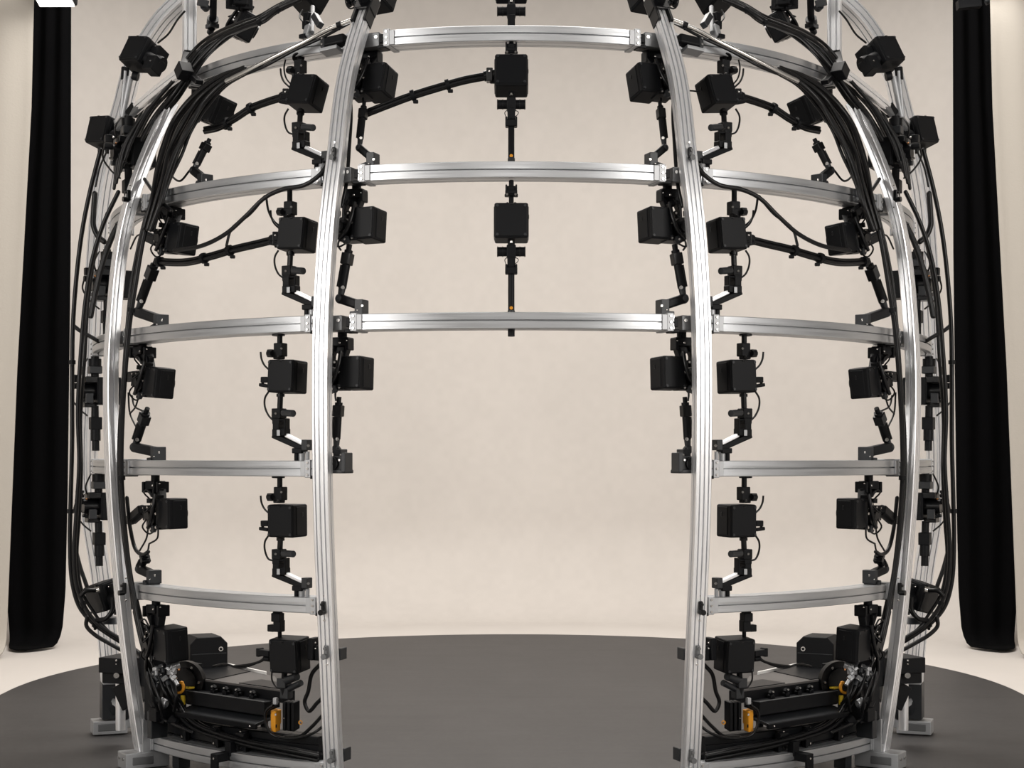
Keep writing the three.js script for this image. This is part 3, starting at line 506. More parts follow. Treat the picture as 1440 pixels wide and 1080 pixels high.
{ // doorway edge bracket at waist height
  const c = sh(479, 652, -0.03), m = frame(azOf(c), 0, 0, c);
  thing('doorway_bracket', 'charcoal bracket block on the waist-high end of the doorway rib', 'bracket', undefined, [
    part('body', 'charcoal', [inM(m, -0.01, 0, 0, 0.07, 0.05, 0.05), inM(m, 0.026, 0.004, 0.01, 0.016, 0.065, 0.06), inM(m, -0.01, -0.026, 0, 0.08, 0.012, 0.07)]),
    part('dial', 'blackGloss', [cylM(m, [-0.018, 0, 0.02], [-0.018, 0, 0.034], 0.021, 20)], [part('screw', 'steel', [screwAt(m, -0.018, 0, 0.036, 0.006), screwAt(m, 0.008, 0.012, 0.028, 0.004)])])]);
  for (const [x, y, w, h, l] of [[480, 919, 0.016, 0.04, 'small charcoal plate jutting from the doorway rib at shin height'], [486, 1060, 0.016, 0.044, 'small charcoal plate jutting from the doorway rib near the floor']]) {
    const p = sh(x, y, -0.03), mm = frame(azOf(p), 0, 0, p);
    thing('stop_plate', l, 'bracket', undefined, [part('plate', 'charcoal', [inM(mm, 0, 0, 0, w, h, 0.05)]), part('arm', 'black', [inM(mm, -0.03, 0, -0.01, 0.06, 0.018, 0.02)]), part('screw', 'steel', [screwAt(mm, 0, h * 0.3, 0.026), screwAt(mm, 0, -h * 0.3, 0.026)])]);
  }
  const mt = sh(474, 62, 0.0), mm = frame(azOf(mt), 0.2, 0.1, mt);
  thing('motor_block', 'black ribbed motor block fixed to the uppermost ring beside the doorway rib', 'motor', undefined, [part('body', 'black', [inM(mm, 0, 0.004, 0.006, 0.085, 0.036, 0.05, 0.008)]), part('cap', 'charcoal', [inM(mm, -0.042, 0.004, 0.006, 0.016, 0.044, 0.055)], [part('screw', 'steel', [screwAt(mm, -0.042, 0.014, 0.034), screwAt(mm, -0.042, -0.008, 0.034)])]), part('flange', 'bracketAluminium', [inM(mm, -0.02, -0.024, 0.006, 0.07, 0.014, 0.05)])]);
}
// upper arm camera, only its underside in view
{
  const cx = 437, cy = -4, off = -0.03, q = (dx, y, o = off) => sh(cx + dx, y, o), [m, c] = boxFrame(cx, cy, -0.05, 0, -0.12), az = azOf(c);
  thing('arm_camera', 'black box camera standing on the uppermost ring on a short bright stem', 'camera', undefined, [housing(m), part('post', 'greyMetal', [cyl(q(2, 10), q(1, 46), 0.009)]),
    part('clamp', 'black', [ob(q(-4, 24), 0.028, 0.03, 0.03, az), ob(q(-6, 36), 0.022, 0.03, 0.03, az), ob(q(-8, 52), 0.03, 0.016, 0.04, az)], [part('handle', 'charcoal', [bar(q(5, 22, 0), q(13, 36, 0.01), 0.024, 0.022)])]), part('foot', 'bracketAluminium', [bar(q(-2, 38), q(-6, 54), 0.024, 0.03)]), part('lead', 'rubber', [tube([q(-12, 14), q(-16, 22), q(-12, 30), q(-6, 32)], 0.003)])]);
}
// bottom camera of the doorway column with its post
{
  const cx = 407, cy = 920, off = -0.05, q = (dx, dy, o = off) => sh(cx + dx, cy + dy, o), [m, c] = boxFrame(cx, cy, off, 0.1, 0, 0.0), az = azOf(c);
  thing('arm_camera', 'black box camera hung beneath the knee-high ring with an orange handle under it', 'camera', undefined, [housing(m, 1.05),
    part('top_mount', 'black', [ob(q(-17, -52), 0.036, 0.03, 0.03, az), ob(q(-15, -40), 0.03, 0.04, 0.03, az), ob(q(-24, -37), 0.026, 0.024, 0.03, az), cyl(q(-14, -34), q(-14, -22), 0.007), bar(q(-17, -60), q(-17, -50), 0.03, 0.02)]),
    part('side_clip', 'black', [bar(q(-26, -1), q(-42, -3), 0.022, 0.03), ob(q(-42, -3), 0.014, 0.03, 0.03, az), cyl(q(-36, 6), q(-28, 7), 0.009)], [part('lead', 'rubber', [tube([q(-34, 6), q(-44, 11), q(-60, 15), q(-78, 17)], 0.005), tube([q(-34, 4), q(-46, 12), q(-70, 19), q(-90, 14), q(-108, 17)], 0.004)])]),
    part('side_bracket', 'black', [ob(q(34, -8, off - 0.03), 0.022, 0.075, 0.05, az), ob(q(40, -2, off - 0.03), 0.03, 0.05, 0.03, az)], [part('bolt', 'steel', [ob(q(36, -16, off), 0.006, 0.006, 0.006, az), ob(q(36, -8, off), 0.006, 0.006, 0.006, az)])]),
    part('post', 'black', [cyl(q(-7, 20), q(-8, 40), 0.01), cyl(q(-8, 38), q(-6, 60), 0.016)]),
    part('clamp', 'charcoal', [cyl(q(-12, 40), q(10, 31, off + 0.02), 0.014, 14), cyl(q(-2, 49), q(16, 40, off + 0.01), 0.011, 12), ob(q(-8, 40), 0.036, 0.034, 0.04, az), ob(q(-5, 54), 0.034, 0.04, 0.03, az)]),
    part('extrusion', 'blackPlate', [-6, 0, 6].map(x => bar(q(x + 2, 66), q(x + 2, 106), 0.013, 0.036)).concat([bar(q(2, 67), q(2, 107), 0.036, 0.022)]), [part('screw', 'steel', [ob(q(-8, 90, off + 0.02), 0.005, 0.005, 0.005, az)])]),
    part('handle', 'orange', [bar(q(-20, 78, off + 0.02), q(-20, 108, off + 0.02), 0.022, 0.03, 0, 0.004), bar(q(-16, 78, off + 0.01), q(-16, 98, off + 0.01), 0.012, 0.02)], [part('handle_socket', 'black', [ob(q(-20, 71, off + 0.02), 0.022, 0.02, 0.024, az)]), part('plug', 'bracketAluminium', [ob(q(-20, 66, off + 0.03), 0.015, 0.024, 0.015, az)]), part('bolt', 'steel', [ob(q(-20, 85, off + 0.037), 0.007, 0.009, 0.003, az)]), part('hole', 'black', [ob(q(-19, 101, off + 0.036), 0.005, 0.012, 0.004, az)])], 'orange handle'),
    part('button', 'orange', [cyl(q(15, 96, off + 0.02), q(15, 96, off + 0.03), 0.0075, 14)], [part('button_core', 'steel', [cyl(q(15, 96, off + 0.031), q(15, 96, off + 0.033), 0.004, 10)])]),
    part('lead', 'rubber', [tube([q(-23, 72, 0), q(-33, 80, 0), q(-34, 95, 0), q(-26, 112, 0), q(-6, 118, 0), q(20, 116, 0), q(38, 108, 0), q(50, 98, -0.02)], 0.005), tube([q(-25, 22), q(-25, 36), q(-19, 46), q(-12, 48)], 0.003)])]);
}

// outermost cameras, seen against the backdrop
function outerCamera(px, py, d, yaw, pitch, roll, label, extra) {
  const c = un(px, py, d), m = frame(yaw, pitch, roll, c), parts = [housing(m, 1.02)];
  parts.push(part('mount', 'black', [inM(m, 0.075, -0.01, -0.02, 0.04, 0.1, 0.06), cylM(m, [0.05, -0.02, 0], [0.12, -0.03, -0.02], 0.03, 16), inM(m, 0.1, -0.05, 0.0, 0.05, 0.06, 0.06)], [part('bolt', 'steel', [screwAt(m, 0.075, 0.03, 0.012), screwAt(m, 0.085, -0.04, 0.012), screwAt(m, 0.11, -0.05, 0.032)])]));
  for (const e of extra) parts.push(e);
  thing('outer_camera', label, 'camera', undefined, parts);
}
{
  const d = 6.35, u = (x, y, k = 0) => un(x, y, d + k);
  outerCamera(197, 77, d, -0.5, 0.42, -0.16, 'black box camera tilted on a bright post high on the outer side', [
    part('post', 'bracketAluminium', [cyl(u(183, 108), u(172, 165), 0.012), cyl(u(176, 100), u(170, 165), 0.009)], [part('post_grip', 'black', [bar(u(174, 94), u(173, 112), 0.016, 0.02), bar(u(178, 95), u(175, 120), 0.012, 0.02)])]), part('knob', 'black', [cyl(u(186, 106), u(194, 108), 0.018)])]);
  outerCamera(147, 187, 6.5, -0.55, 0.22, -0.07, 'black box camera at the outermost edge above the ring over the lintel', [
    part('connector', 'black', [cyl(un(141, 208, 6.5), un(141, 218, 6.5), 0.012), cyl(un(150, 208, 6.5), un(150, 216, 6.5), 0.008)]), part('arm', 'greyMetal', [bar(un(163, 180, 6.4), un(200, 145, 6.3), 0.03, 0.02)])]);
  outerCamera(146, 838, 6.35, -0.75, -0.25, 0.2, 'black box camera at the outermost edge beneath the waist-high ring, beside looping cables', [
    part('plug', 'steel', [cyl(un(132, 831, 6.25), un(140, 829, 6.25), 0.012)]), part('dome_base', 'charcoal', [cyl(un(160, 876, 6.4), un(160, 868, 6.4), 0.06, 20, 0.035)]), part('lead', 'rubber', [tube([un(113, 838, 6.2), un(120, 831, 6.2), un(134, 830, 6.22)], 0.009), tube([un(158, 840, 6.2), un(157, 858, 6.2), un(148, 870, 6.2), un(135, 872, 6.22)], 0.009), tube([un(163, 835, 6.2), un(163, 852, 6.2), un(154, 866, 6.2)], 0.007)])]);
}
function cluster(x, y, d, label, o = {}) {   // gimbal head seen edge-on behind the outer rib
  const c = un(x, y, d), m = frame(-1.1, 0, 0, c), B = (X, Y, Z, w, h, t) => inM(m, X, Y, Z, w, h, t);
  const parts = [part('housing', 'black', [B(0, 0, -0.05, 0.1, 0.11, 0.09)], [part('back_plate', 'blackPlate', [B(0, 0, -0.004, 0.09, 0.1, 0.006)])]),
    part('gimbal', 'blackGloss', [B(-0.03, 0.01, 0.02, 0.05, 0.09, 0.05), cylM(m, [-0.01, 0, 0], [-0.01, 0, 0.06], 0.03, 16), B(0.02, 0.045, 0.02, 0.04, 0.025, 0.05), B(-0.02, -0.055, 0.02, 0.07, 0.02, 0.05)], [part('bolt', 'steel', [[-0.03, 0.04], [0.0, -0.03], [0.02, 0.05], [-0.035, -0.02]].map(([X, Y]) => screwAt(m, X, Y, 0.062, 0.005))), part('contact', 'copper', [screwAt(m, 0.01, 0.03, 0.05, 0.004)])]),
    part('stem', 'black', [cylM(m, [0, 0.05, 0], [0, 0.14, 0], 0.016), cylM(m, [0, 0.1, 0], [0, 0.13, 0], 0.026)], [part('collar', 'charcoal', [B(0, 0.085, 0, 0.05, 0.03, 0.05)])]),
    part('plug', 'black', [cylM(m, [-0.01, 0.02, 0.05], [-0.01, 0.02, 0.09], 0.012), B(-0.02, 0.05, 0.07, 0.03, 0.03, 0.03)]),
    part('lower_arm', 'black', [cylM(m, [0.0, -0.06, 0], [0.015, -0.24, 0.0], 0.015), B(0.01, -0.13, 0, 0.045, 0.05, 0.045), cylM(m, [0.012, -0.15, 0], [0.015, -0.2, 0], 0.02)])];
  const W = l => tube(l.map(p => V(...p).applyMatrix4(m)), 0.0035, 14, 6);
  parts.push(part('wire', 'rubber', [W([[-0.01, 0.02, 0.088], [-0.03, -0.02, 0.09], [-0.02, -0.07, 0.06], [0.0, -0.1, 0.03]])]), part('wire', 'rubber', [W([[0.02, 0.05, 0.05], [0.04, 0.08, 0.06], [0.02, 0.12, 0.04], [0.0, 0.13, 0.03]])]), part('bracket', 'charcoal', [B(-0.045, -0.02, 0.04, 0.02, 0.05, 0.03), B(0.035, -0.03, 0.03, 0.02, 0.04, 0.03)]));
  thing('gimbal_camera', label, 'camera', undefined, parts);
}
cluster(133, 550, 6.55, 'dark gimbal camera behind the outer rib beneath the lintel ring');
cluster(138, 712, 6.55, 'dark gimbal camera behind the outer rib beneath the waist-high ring');
cluster(150, 400, 6.5, 'dark gimbal camera behind the outer rib above the lintel ring');
cluster(180, 215, 6.2, 'dark gimbal camera behind the outer rib above the ring over the lintel');
{ // box behind the bottom yoke camera
  const c = un(287, 916, 6.3), m = frame(-0.35, 0, 0, c);
  const s = new THREE.Shape(); [[-0.07, -0.07], [0.07, -0.07], [0.07, 0.035], [0.045, 0.06], [-0.045, 0.06], [-0.07, 0.035]].forEach((p, i) => i ? s.lineTo(...p) : s.moveTo(...p));
  const g = clean(new THREE.ExtrudeGeometry(s, { depth: 0.13, bevelEnabled: true, bevelSize: 0.003, bevelThickness: 0.003, bevelSegments: 1 })).translate(0, 0, -0.065).applyMatrix4(frame(0.45, 0, 0, c));
  thing('control_box', 'black control box with chamfered top and a small round socket', 'box', undefined, [part('body', 'black', [g]), part('socket', 'steel', [cylM(frame(0.45, 0, 0, c), [0.045, 0.015, 0.066], [0.045, 0.015, 0.073], 0.009, 14)], [part('socket_core', 'black', [cylM(frame(0.45, 0, 0, c), [0.045, 0.015, 0.073], [0.045, 0.015, 0.075], 0.005, 12)])]), part('lid_seam', 'charcoal', [inM(frame(0.45, 0, 0, c), 0, -0.002, 0.066, 0.136, 0.003, 0.006, 0.001)])]);
}

// ---------------------------------------------------------------- equipment at the foot of the dome
{ // black inner ring beam
  const P = [], A = [], B = [], r = 1.56; for (let i = 0; i <= 24; i++) { const a = (-54 + 29.5 * i / 24) * D2R; P.push(V(r * Math.sin(a), 0.15, r * Math.cos(a))); A.push(V(Math.sin(a), 0, Math.cos(a))); B.push(V(0, 1, 0)); }
  const clampG = [-48, -41, -36].map(a => { const m = frame(a * D2R, 0, 0, V(1.6 * Math.sin(a * D2R), 0.16, 1.6 * Math.cos(a * D2R))); return part('clamp', 'black', [inM(m, 0, 0, 0, 0.035, 0.07, 0.03), cylM(m, [-0.02, 0.02, 0.01], [0.03, 0.02, 0.02], 0.012), inM(m, 0.02, -0.02, 0.01, 0.012, 0.04, 0.02)], [part('screw', 'steel', [screwAt(m, 0, 0.03, 0.016), screwAt(m, 0, -0.025, 0.016)])]); });
  thing('inner_rail', 'black curved rail lying inside the floor ring', 'rail', undefined, [part('extrusion', 'blackPlate', sweep(slotted(0.07, 0.095, [-0.02, 0.02], [-0.02, 0.02], 0.005, 0.006), P, A, B)), ...clampG,
    part('rail_foot', 'charcoal', [-52, -38, -26].map(a => wboxAt(a, r, 0.05, 0.1)))]);
  function wboxAt(a, rr, y, h) { const m = frame(a * D2R, 0, 0, V(rr * Math.sin(a * D2R), y, rr * Math.cos(a * D2R))); return inM(m, 0, 0, 0, 0.05, h, 0.05); }
  const cm = sh(312, 1072, 0.02), m = frame(azOf(cm), 0, 0, cm);
  thing('floor_ring_clamp', 'black clamp gripping the floor ring', 'clamp', undefined, [part('jaw', 'black', [inM(m, 0, 0.02, 0, 0.035, 0.03, 0.08), inM(m, 0, -0.02, 0.035, 0.032, 0.07, 0.014), inM(m, 0.01, 0.045, -0.03, 0.03, 0.05, 0.03)]), part('bolt', 'steel', [screwAt(m, 0.004, 0.02, 0.042)])]);
}
{ // long black lamp tray
  const a = sh(270, 972, -0.1), b = sh(380, 993, -0.1); a.y = b.y = 0.278;
  const X = b.clone().sub(a), L = X.length(); X.normalize(); const Z = X.clone().cross(V(0, 1, 0)).normalize(); const mid = a.clone().add(b).multiplyScalar(0.5), m = basis(X, V(0, 1, 0), Z, mid);
  const cl = [-0.09, -0.025, 0.04, 0.12].map(x => part('toggle', 'black', [inM(m, x, 0.03, 0.0, 0.022, 0.016, 0.02), cylM(m, [x - 0.004, 0.035, 0.0], [x + 0.012, 0.05, 0.006], 0.006), inM(m, x, 0.044, 0.0, 0.012, 0.02, 0.01)], [part('screw', 'steel', [cylM(m, [x + 0.002, 0.046, 0.008], [x + 0.004, 0.05, 0.014], 0.004, 8)])]));
  const slab = (c, y0, y1) => { const pos = [], T = (a, b, d) => { for (const p of [a, b, d]) pos.push(p.x, p.y, p.z); }, u = c.map(p => V(p.x, y1, p.z)), l = c.map(p => V(p.x, y0, p.z)), n = c.length;
    for (let k = 1; k < n - 1; k++) { T(u[0], u[k], u[k + 1]); T(l[0], l[k + 1], l[k]); } for (let k = 0; k < n; k++) { const e = (k + 1) % n; T(l[k], l[e], u[e]); T(l[k], u[e], u[k]); }
    const g = new THREE.BufferGeometry(); g.setAttribute('position', new THREE.Float32BufferAttribute(pos, 3)); g.computeVertexNormals(); return clean(g); };
  const pl = (x, y, h = 0.342) => un(x, y, (EYE - h) * F / (y - HZ));
  const lc = (x, z) => V(x, 0, z).applyMatrix4(m), nl = lc(-L / 2, -0.022), nr = lc(L / 2 + 0.04, -0.022), fr = pl(386, 951), fl = pl(276, 927), mx = (u, v) => nl.clone().lerp(nr, u).lerp(fl.clone().lerp(fr, u), v);
  const topPanel = part('top_panel', 'greyPanel', [slab([nl, nr, fr, fl], 0.334, 0.342)], [part('panel_edge', 'whiteStrip', [slab([mx(0, 0.97), mx(0.9, 0.97), mx(0.9, 1.03), mx(0, 1.03)], 0.342, 0.352)], [], 'white edge strip'), part('dark_inset', 'blackPlate', [slab([mx(0.02, 0.03), mx(0.2, 0.03), mx(0.7, 0.94), mx(0.02, 0.94)], 0.342, 0.345)]), part('dark_cover', 'blackPlate', [slab([mx(0.5, 0.03), mx(0.98, 0.03), mx(0.98, 0.5), mx(0.8, 0.5)], 0.342, 0.345)])]);
  thing('equipment_tray', 'long black equipment tray with toggles on its edge, above the floor ring', 'tray', undefined, [
    part('front_box', 'black', [inM(m, 0, 0.0, 0, L, 0.05, 0.06, 0.004), inM(m, 0.02, 0.038, -0.05, L + 0.04, 0.04, 0.06, 0.004)], [part('edge', 'greyMetal', [inM(m, 0, 0.025, 0.029, L, 0.003, 0.004, 0.001)])]),
    part('lower_shelf', 'charcoal', [inM(m.clone().multiply(new THREE.Matrix4().makeRotationX(0.2)), 0, -0.036, 0.035, L * 1.02, 0.012, 0.09, 0.003)], [part('shelf_lip', 'black', [inM(m.clone().multiply(new THREE.Matrix4().makeRotationX(0.2)), 0, -0.04, 0.08, L * 1.03, 0.02, 0.012)]), part('corner_screw', 'steel', [inM(m, L / 2 - 0.006, -0.053, 0.09, 0.006, 0.006, 0.006)])]),
    topPanel,
    ...cl, part('leg', 'greyMetal', [inM(m, -0.08, -0.145, -0.12, 0.03, 0.25, 0.03)], [part('leg_front', 'black', [inM(m, -0.09, -0.145, -0.1, 0.026, 0.25, 0.018)])]), part('leg', 'black', [cyl(mx(0.1, 0.7).setY(0.335), mx(0.1, 0.7).setY(0), 0.014, 10)]), part('leg', 'black', [cyl(mx(0.85, 0.7).setY(0.335), mx(0.85, 0.7).setY(0), 0.014, 10)]),
    part('end_tag', 'yellow', [inM(m, -L / 2 - 0.01, -0.01, 0.035, 0.016, 0.035, 0.012), inM(m, -L / 2 + 0.01, 0.035, 0.02, 0.03, 0.008, 0.025)], [], 'yellow end tags')]);
  // diagonal brace by the doorway rib
  const p0 = sh(424, 1040, -0.2), p1 = sh(452, 1068, -0.06);
  thing('floor_brace', 'black diagonal brace tube near the foot of the doorway rib', 'brace', undefined, [part('tube', 'blackGloss', [cyl(p0, p1, 0.017, 14), cyl(p0.clone().add(V(0.02, 0.01, 0)), p1.clone().add(V(0.02, 0.01, 0)), 0.007, 10)]), part('end_knob', 'black', [ob(sh(433, 1061, -0.1), 0.03, 0.024, 0.03)])]);
}
{ // junction cluster at the foot of the outer rib
  const d = 5.95, q = (x, y, k = 0) => un(x, y, d + k), az = -0.8, parts = [];
  parts.push(part('body', 'black', [ob(q(232, 975, 0.05), 0.13, 0.2, 0.1, az), ob(q(215, 940, 0.1), 0.07, 0.13, 0.08, az), ob(q(265, 955, 0.06), 0.09, 0.12, 0.06, az), ob(q(222, 1004), 0.05, 0.05, 0.05, az)]));
  const cg = frame(-0.35, 0, 0, q(262, 958));
  parts.push(part('wheel', 'blackGloss', [cylM(cg, [0, 0, -0.012], [0, 0, 0.012], 0.075, 32), cylM(cg, [0, 0, 0.01], [0, 0, 0.02], 0.05, 28)], [part('bolt', 'steel', [0, 1, 2, 3, 4, 5].map(k => screwAt(cg, 0.06 * Math.cos(k * 1.047), 0.06 * Math.sin(k * 1.047), 0.014, 0.005))), part('contact', 'copper', [2.0, 2.4, 2.8].map(t => screwAt(cg, 0.045 * Math.cos(t), 0.05 * Math.sin(t), 0.02, 0.004)))]));
  const og = frame(-0.4, 0, 0, q(251, 966, -0.09));
  parts.push(part('orange_ring', 'orange', [clean(new THREE.TorusGeometry(0.02, 0.006, 8, 22, 3.0)).rotateZ(-1.9).applyMatrix4(og), inM(og, 0.012, 0.016, 0.0, 0.014, 0.01, 0.012)], [part('ring_core', 'black', [cylM(og, [0, 0, -0.02], [0, 0, 0.008], 0.016, 16)])], 'orange ring grip'));
  seed = 99;
  const conn = [[219, 941], [228, 937], [236, 932], [241, 945], [226, 949], [233, 955], [244, 954], [239, 929], [222, 960], [247, 936], [229, 986], [215, 948], [238, 940]];
  conn.forEach(([x, y], i) => { const p = q(x, y, -0.1 - 0.02 * rnd()), s = 0.012 + 0.01 * rnd(), r = rnd() * 2 - 1;
    parts.push(part('connector', i % 3 ? 'charcoal' : 'bracketAluminium', [ob(p, s * 1.3, s, s * 1.5, az + r, r * 0.5, r), cyl(p, p.clone().add(V(r * 0.02, -0.022, 0.015)), s * 0.42, 10)], [part('screw', 'steel', [ob(p.clone().add(V(0.002, 0.002, s * 0.8)), 0.005, 0.005, 0.004, az)])])); });
  parts.push(part('cross_pin', 'black', [cyl(q(216, 984, -0.08), q(234, 989, -0.1), 0.011)], [part('pin_head', 'bracketAluminium', [cyl(q(226, 986, -0.11), q(234, 990, -0.12), 0.015)])]));
  parts.push(part('lower_knobs', 'black', [ob(q(262, 1012, 0), 0.07, 0.035, 0.05, az), cyl(q(272, 1008, -0.03), q(280, 1012, -0.04), 0.018), cyl(q(238, 1010, -0.06), q(246, 1016, -0.06), 0.02)]));
  parts.push(part('lead', 'rubber', [[[222, 950], [232, 975], [243, 990]], [[230, 952], [240, 975], [252, 995]], [[238, 955], [246, 978], [256, 990]], [[214, 955], [224, 985], [228, 1008]], [[245, 960], [247, 980], [244, 1000]], [[207, 945], [213, 975], [222, 1000]]].map(l => tube(l.map(([x, y], i) => q(x, y, -0.12 + (i === 1 ? -0.02 : 0.01))), 0.006))));
  parts.push(part('rail_bracket', 'charcoal', [ob(un(221, 1018, 5.98), 0.03, 0.1, 0.07, az)]));
  thing('junction_cluster', 'black junction head crowded with silver connectors and an orange ring grip', 'machinery', undefined, parts);
}
{ // equipment block on the far side of the outer rib
  const d = 6.45, q = (x, y, k = 0) => un(x + 9, y, d + k), az = -0.35;
  thing('base_unit', 'black base unit with orange plate behind the foot of the outer rib', 'machinery', undefined, [
    part('upper_box', 'black', [ob(q(168, 933), 0.15, 0.06, 0.16, az)], [part('bolt', 'steel', [ob(q(154, 929, -0.09), 0.008, 0.008, 0.006, az), ob(q(154, 934, -0.09), 0.006, 0.006, 0.006, az)])]),
    part('lower_arm', 'black', [ob(q(166, 951), 0.13, 0.045, 0.12, az), cyl(q(152, 945, -0.03), q(152, 952, -0.03), 0.02)], [part('pivot', 'steel', [cyl(q(154, 950, -0.07), q(154, 950, -0.085), 0.011, 14)])]),
    part('plate', 'orange', [ob(q(181, 956, -0.1), 0.022, 0.045, 0.02, az)], [part('plate_hole', 'black', [ob(q(181, 956, -0.113), 0.01, 0.012, 0.006, az)])], 'orange plate'),
    part('wedge', 'blackPlate', [ob(q(175, 975), 0.09, 0.1, 0.08, az, 0, 0.5)]), part('post', 'aluminium', [cyl(q(160, 960, 0.05), V(q(160, 960, 0.05).x, 0.06, q(0, 0, 0.05).z), 0.02, 8)]), part('handle', 'yellow', [ob(q(167, 917, 0.05), 0.016, 0.04, 0.016, az)], [], 'yellow handle'),
    part('strut', 'rubber', [cyl(q(184, 968, -0.1), q(187, 1000, -0.1), 0.012)])]);
}

{
  const u = (x, y) => sh(x, y, -0.04);
  thing('hanging_stem', 'black stem with a collar hanging above the uppermost ring near the outer rib', 'stem', undefined, [part('stem', 'black', [cyl(u(300, -20), u(299, 30), 0.014, 14)]), part('collar', 'blackGloss', [cyl(u(299, 26), u(298, 33), 0.023, 14), ob(u(298, 37), 0.045, 0.018, 0.04, -0.9), cyl(u(297, 40), u(295, 46), 0.014)], [part('screw', 'steel', [ob(sh(294, 42, -0.02), 0.006, 0.006, 0.006)])]), part('side_block', 'charcoal', [bar(u(278, 2), u(292, 6), 0.026, 0.03), cyl(u(286, 8), u(290, 12), 0.016)])]);
}
// ---------------------------------------------------------------- cables
function cable(label, group, pts, r, o = {}) {
  const P = pts.map(([x, y, k]) => o.d ? un(x, y, o.d + (k || 0)) : sh(x, y, (o.off ?? -0.06) + (k || 0)));
  const parts = [part('sheath', o.mat || 'rubber', [tube(P, r, P.length * 7, 8), ...tubeCaps(P, r)])];
  if (o.ties) for (const t of o.ties) { const c = new THREE.CatmullRomCurve3(P, false, 'centripetal'), p = c.getPoint(t), T = c.getTangent(t); parts.push(part('tie', 'black', [cyl(p.clone().addScaledVector(T, -0.008), p.clone().addScaledVector(T, 0.008), r * 1.5, 12), ob(p.clone().add(V(0, -r * 1.6, r * 0.4)), r * 1.2, r * 1.2, r * 1.2)])); }
  thing('cable', label, 'cable', group, parts, o.mirror ?? true);
}
const shift = (pts, dx, dy) => pts.map(([x, y, k]) => [x + dx, y + dy, k]);
// outermost loops
const G1 = 'cables hanging in long loops outside the outer rib', L1 = 'thick black cable hanging in a long loop at the outer edge of the dome';
cable(L1, G1, [[141, 211], [127, 265], [115, 325], [107, 390], [102, 460], [101, 540], [101, 620], [99, 700], [98, 765], [101, 818], [111, 853], [128, 874], [160, 897], [195, 918], [215, 945, -0.1]], 0.0088, { d: 6.25, ties: [0.33, 0.52, 0.8] });
cable(L1, G1, [[166, 270], [147, 310], [131, 358], [120, 420], [113, 500], [109, 580], [111, 650], [107, 720], [104, 780], [108, 825], [120, 856], [140, 880], [180, 906], [210, 935, -0.1]], 0.0085, { d: 6.22, ties: [0.75] });
cable(L1, G1, [[150, 300], [135, 350], [124, 420], [119, 500], [113, 590], [114, 660], [111, 730], [108, 785], [116, 835], [132, 862], [150, 886], [190, 915]], 0.0065, { d: 6.3 });
cable('black cable leaning from the outer loops towards the lower outer camera', 'leaning outer cables', [[105, 770], [113, 800], [120, 820], [130, 850]], 0.0085, { d: 6.35 });
cable('short black cable looping beneath the outer cable bundle', 'short outer loops', [[122, 868], [121, 880], [132, 892], [150, 903], [185, 922]], 0.008, { d: 6.2 });
cable('short hooked cable below the outermost camera beside the rear rib', 'hooked outer cables', [[133, 272], [131, 300], [131, 318], [137, 332], [146, 340]], 0.011, { d: 6.45 });
cable('thin lead dropping from the outermost camera', 'thin outer leads', [[150, 212], [140, 235], [134, 262]], 0.004, { d: 6.45 });
cable('short thick lead from the outer loops to the lintel ring', 'short lintel leads', [[103, 458], [112, 465], [128, 474], [138, 480]], 0.008, { d: 6.3 });
// along the outer rib, inner side
const G2 = 'cables running down beside the outer rib', L2 = 'black cable running down along the inner edge of the outer rib';
cable(L2, G2, [[222, 240], [212, 290], [200, 340], [190, 400], [181, 460], [175, 530], [171, 600], [170, 660], [173, 720], [180, 790], [190, 850], [203, 910], [222, 970, -0.05]], 0.0095, { off: 0.03, ties: [0.3, 0.6] });
cable(L2, G2, [[205, 300], [193, 350], [184, 400], [177, 470], [172, 540], [167, 610], [167, 680], [172, 745], [181, 815], [193, 880], [206, 935], [225, 985, -0.03]], 0.006, { off: 0.02 });
cable(L2, G2, [[178, 700], [183, 745], [190, 772], [200, 780], [208, 776]], 0.0075, { off: -0.04 });
cable(L2, G2, [[192, 845], [200, 880], [208, 915], [218, 955]], 0.0075, { off: -0.03 });
cable(L2, G2, [[188, 860], [198, 905], [212, 950], [225, 985]], 0.0055, { off: 0.02 });
cable(L2, G2, [[205, 880], [214, 905], [212, 930], [222, 948], [232, 965]], 0.005, { off: 0.03 });
cable(L2, G2, [[196, 872], [206, 915], [205, 945], [215, 975], [228, 1000]], 0.0065, { off: 0.03 });
cable(L2, G2, [[210, 985], [218, 1000], [230, 1012], [248, 1020], [270, 1030]], 0.006, { off: 0.0 });
cable('thin black lead crossing from the bottom yoke camera to the outer rib', 'thin bottom leads', [[212, 888], [200, 884], [197, 894], [206, 902]], 0.0032, { off: 0.02 });
// bundle sweeping from the doorway rib down to the outer rib
const G3 = 'bundle of cables sweeping to the outer rib', L3 = 'black cable in the thick bundle sweeping down from the uppermost ring to the outer rib';
const fan = (path, k, n) => path.map(([x, y, w], i) => { const a = path[Math.max(0, i - 1)], b = path[Math.min(path.length - 1, i + 1)], L = Math.hypot(b[0] - a[0], b[1] - a[1]), t = ((k + 0.5) / n * 2 - 1) * w + (rnd() - 0.5) * 3; return [x - (b[1] - a[1]) / L * t, y + (b[0] - a[0]) / L * t]; });
seed = 31;
for (let k = 0; k < 10; k++) cable(L3, G3, fan([[345, 98, 5], [312, 114, 8], [282, 140, 13], [257, 175, 17], [240, 213, 16], [229, 250, 12], [219, 285, 9], [208, 322, 7]], k, 10), 0.0062 + 0.0022 * (k % 3) / 2, { off: 0.02 + 0.014 * (k % 3), ties: k === 4 ? [0.02, 0.15] : undefined });
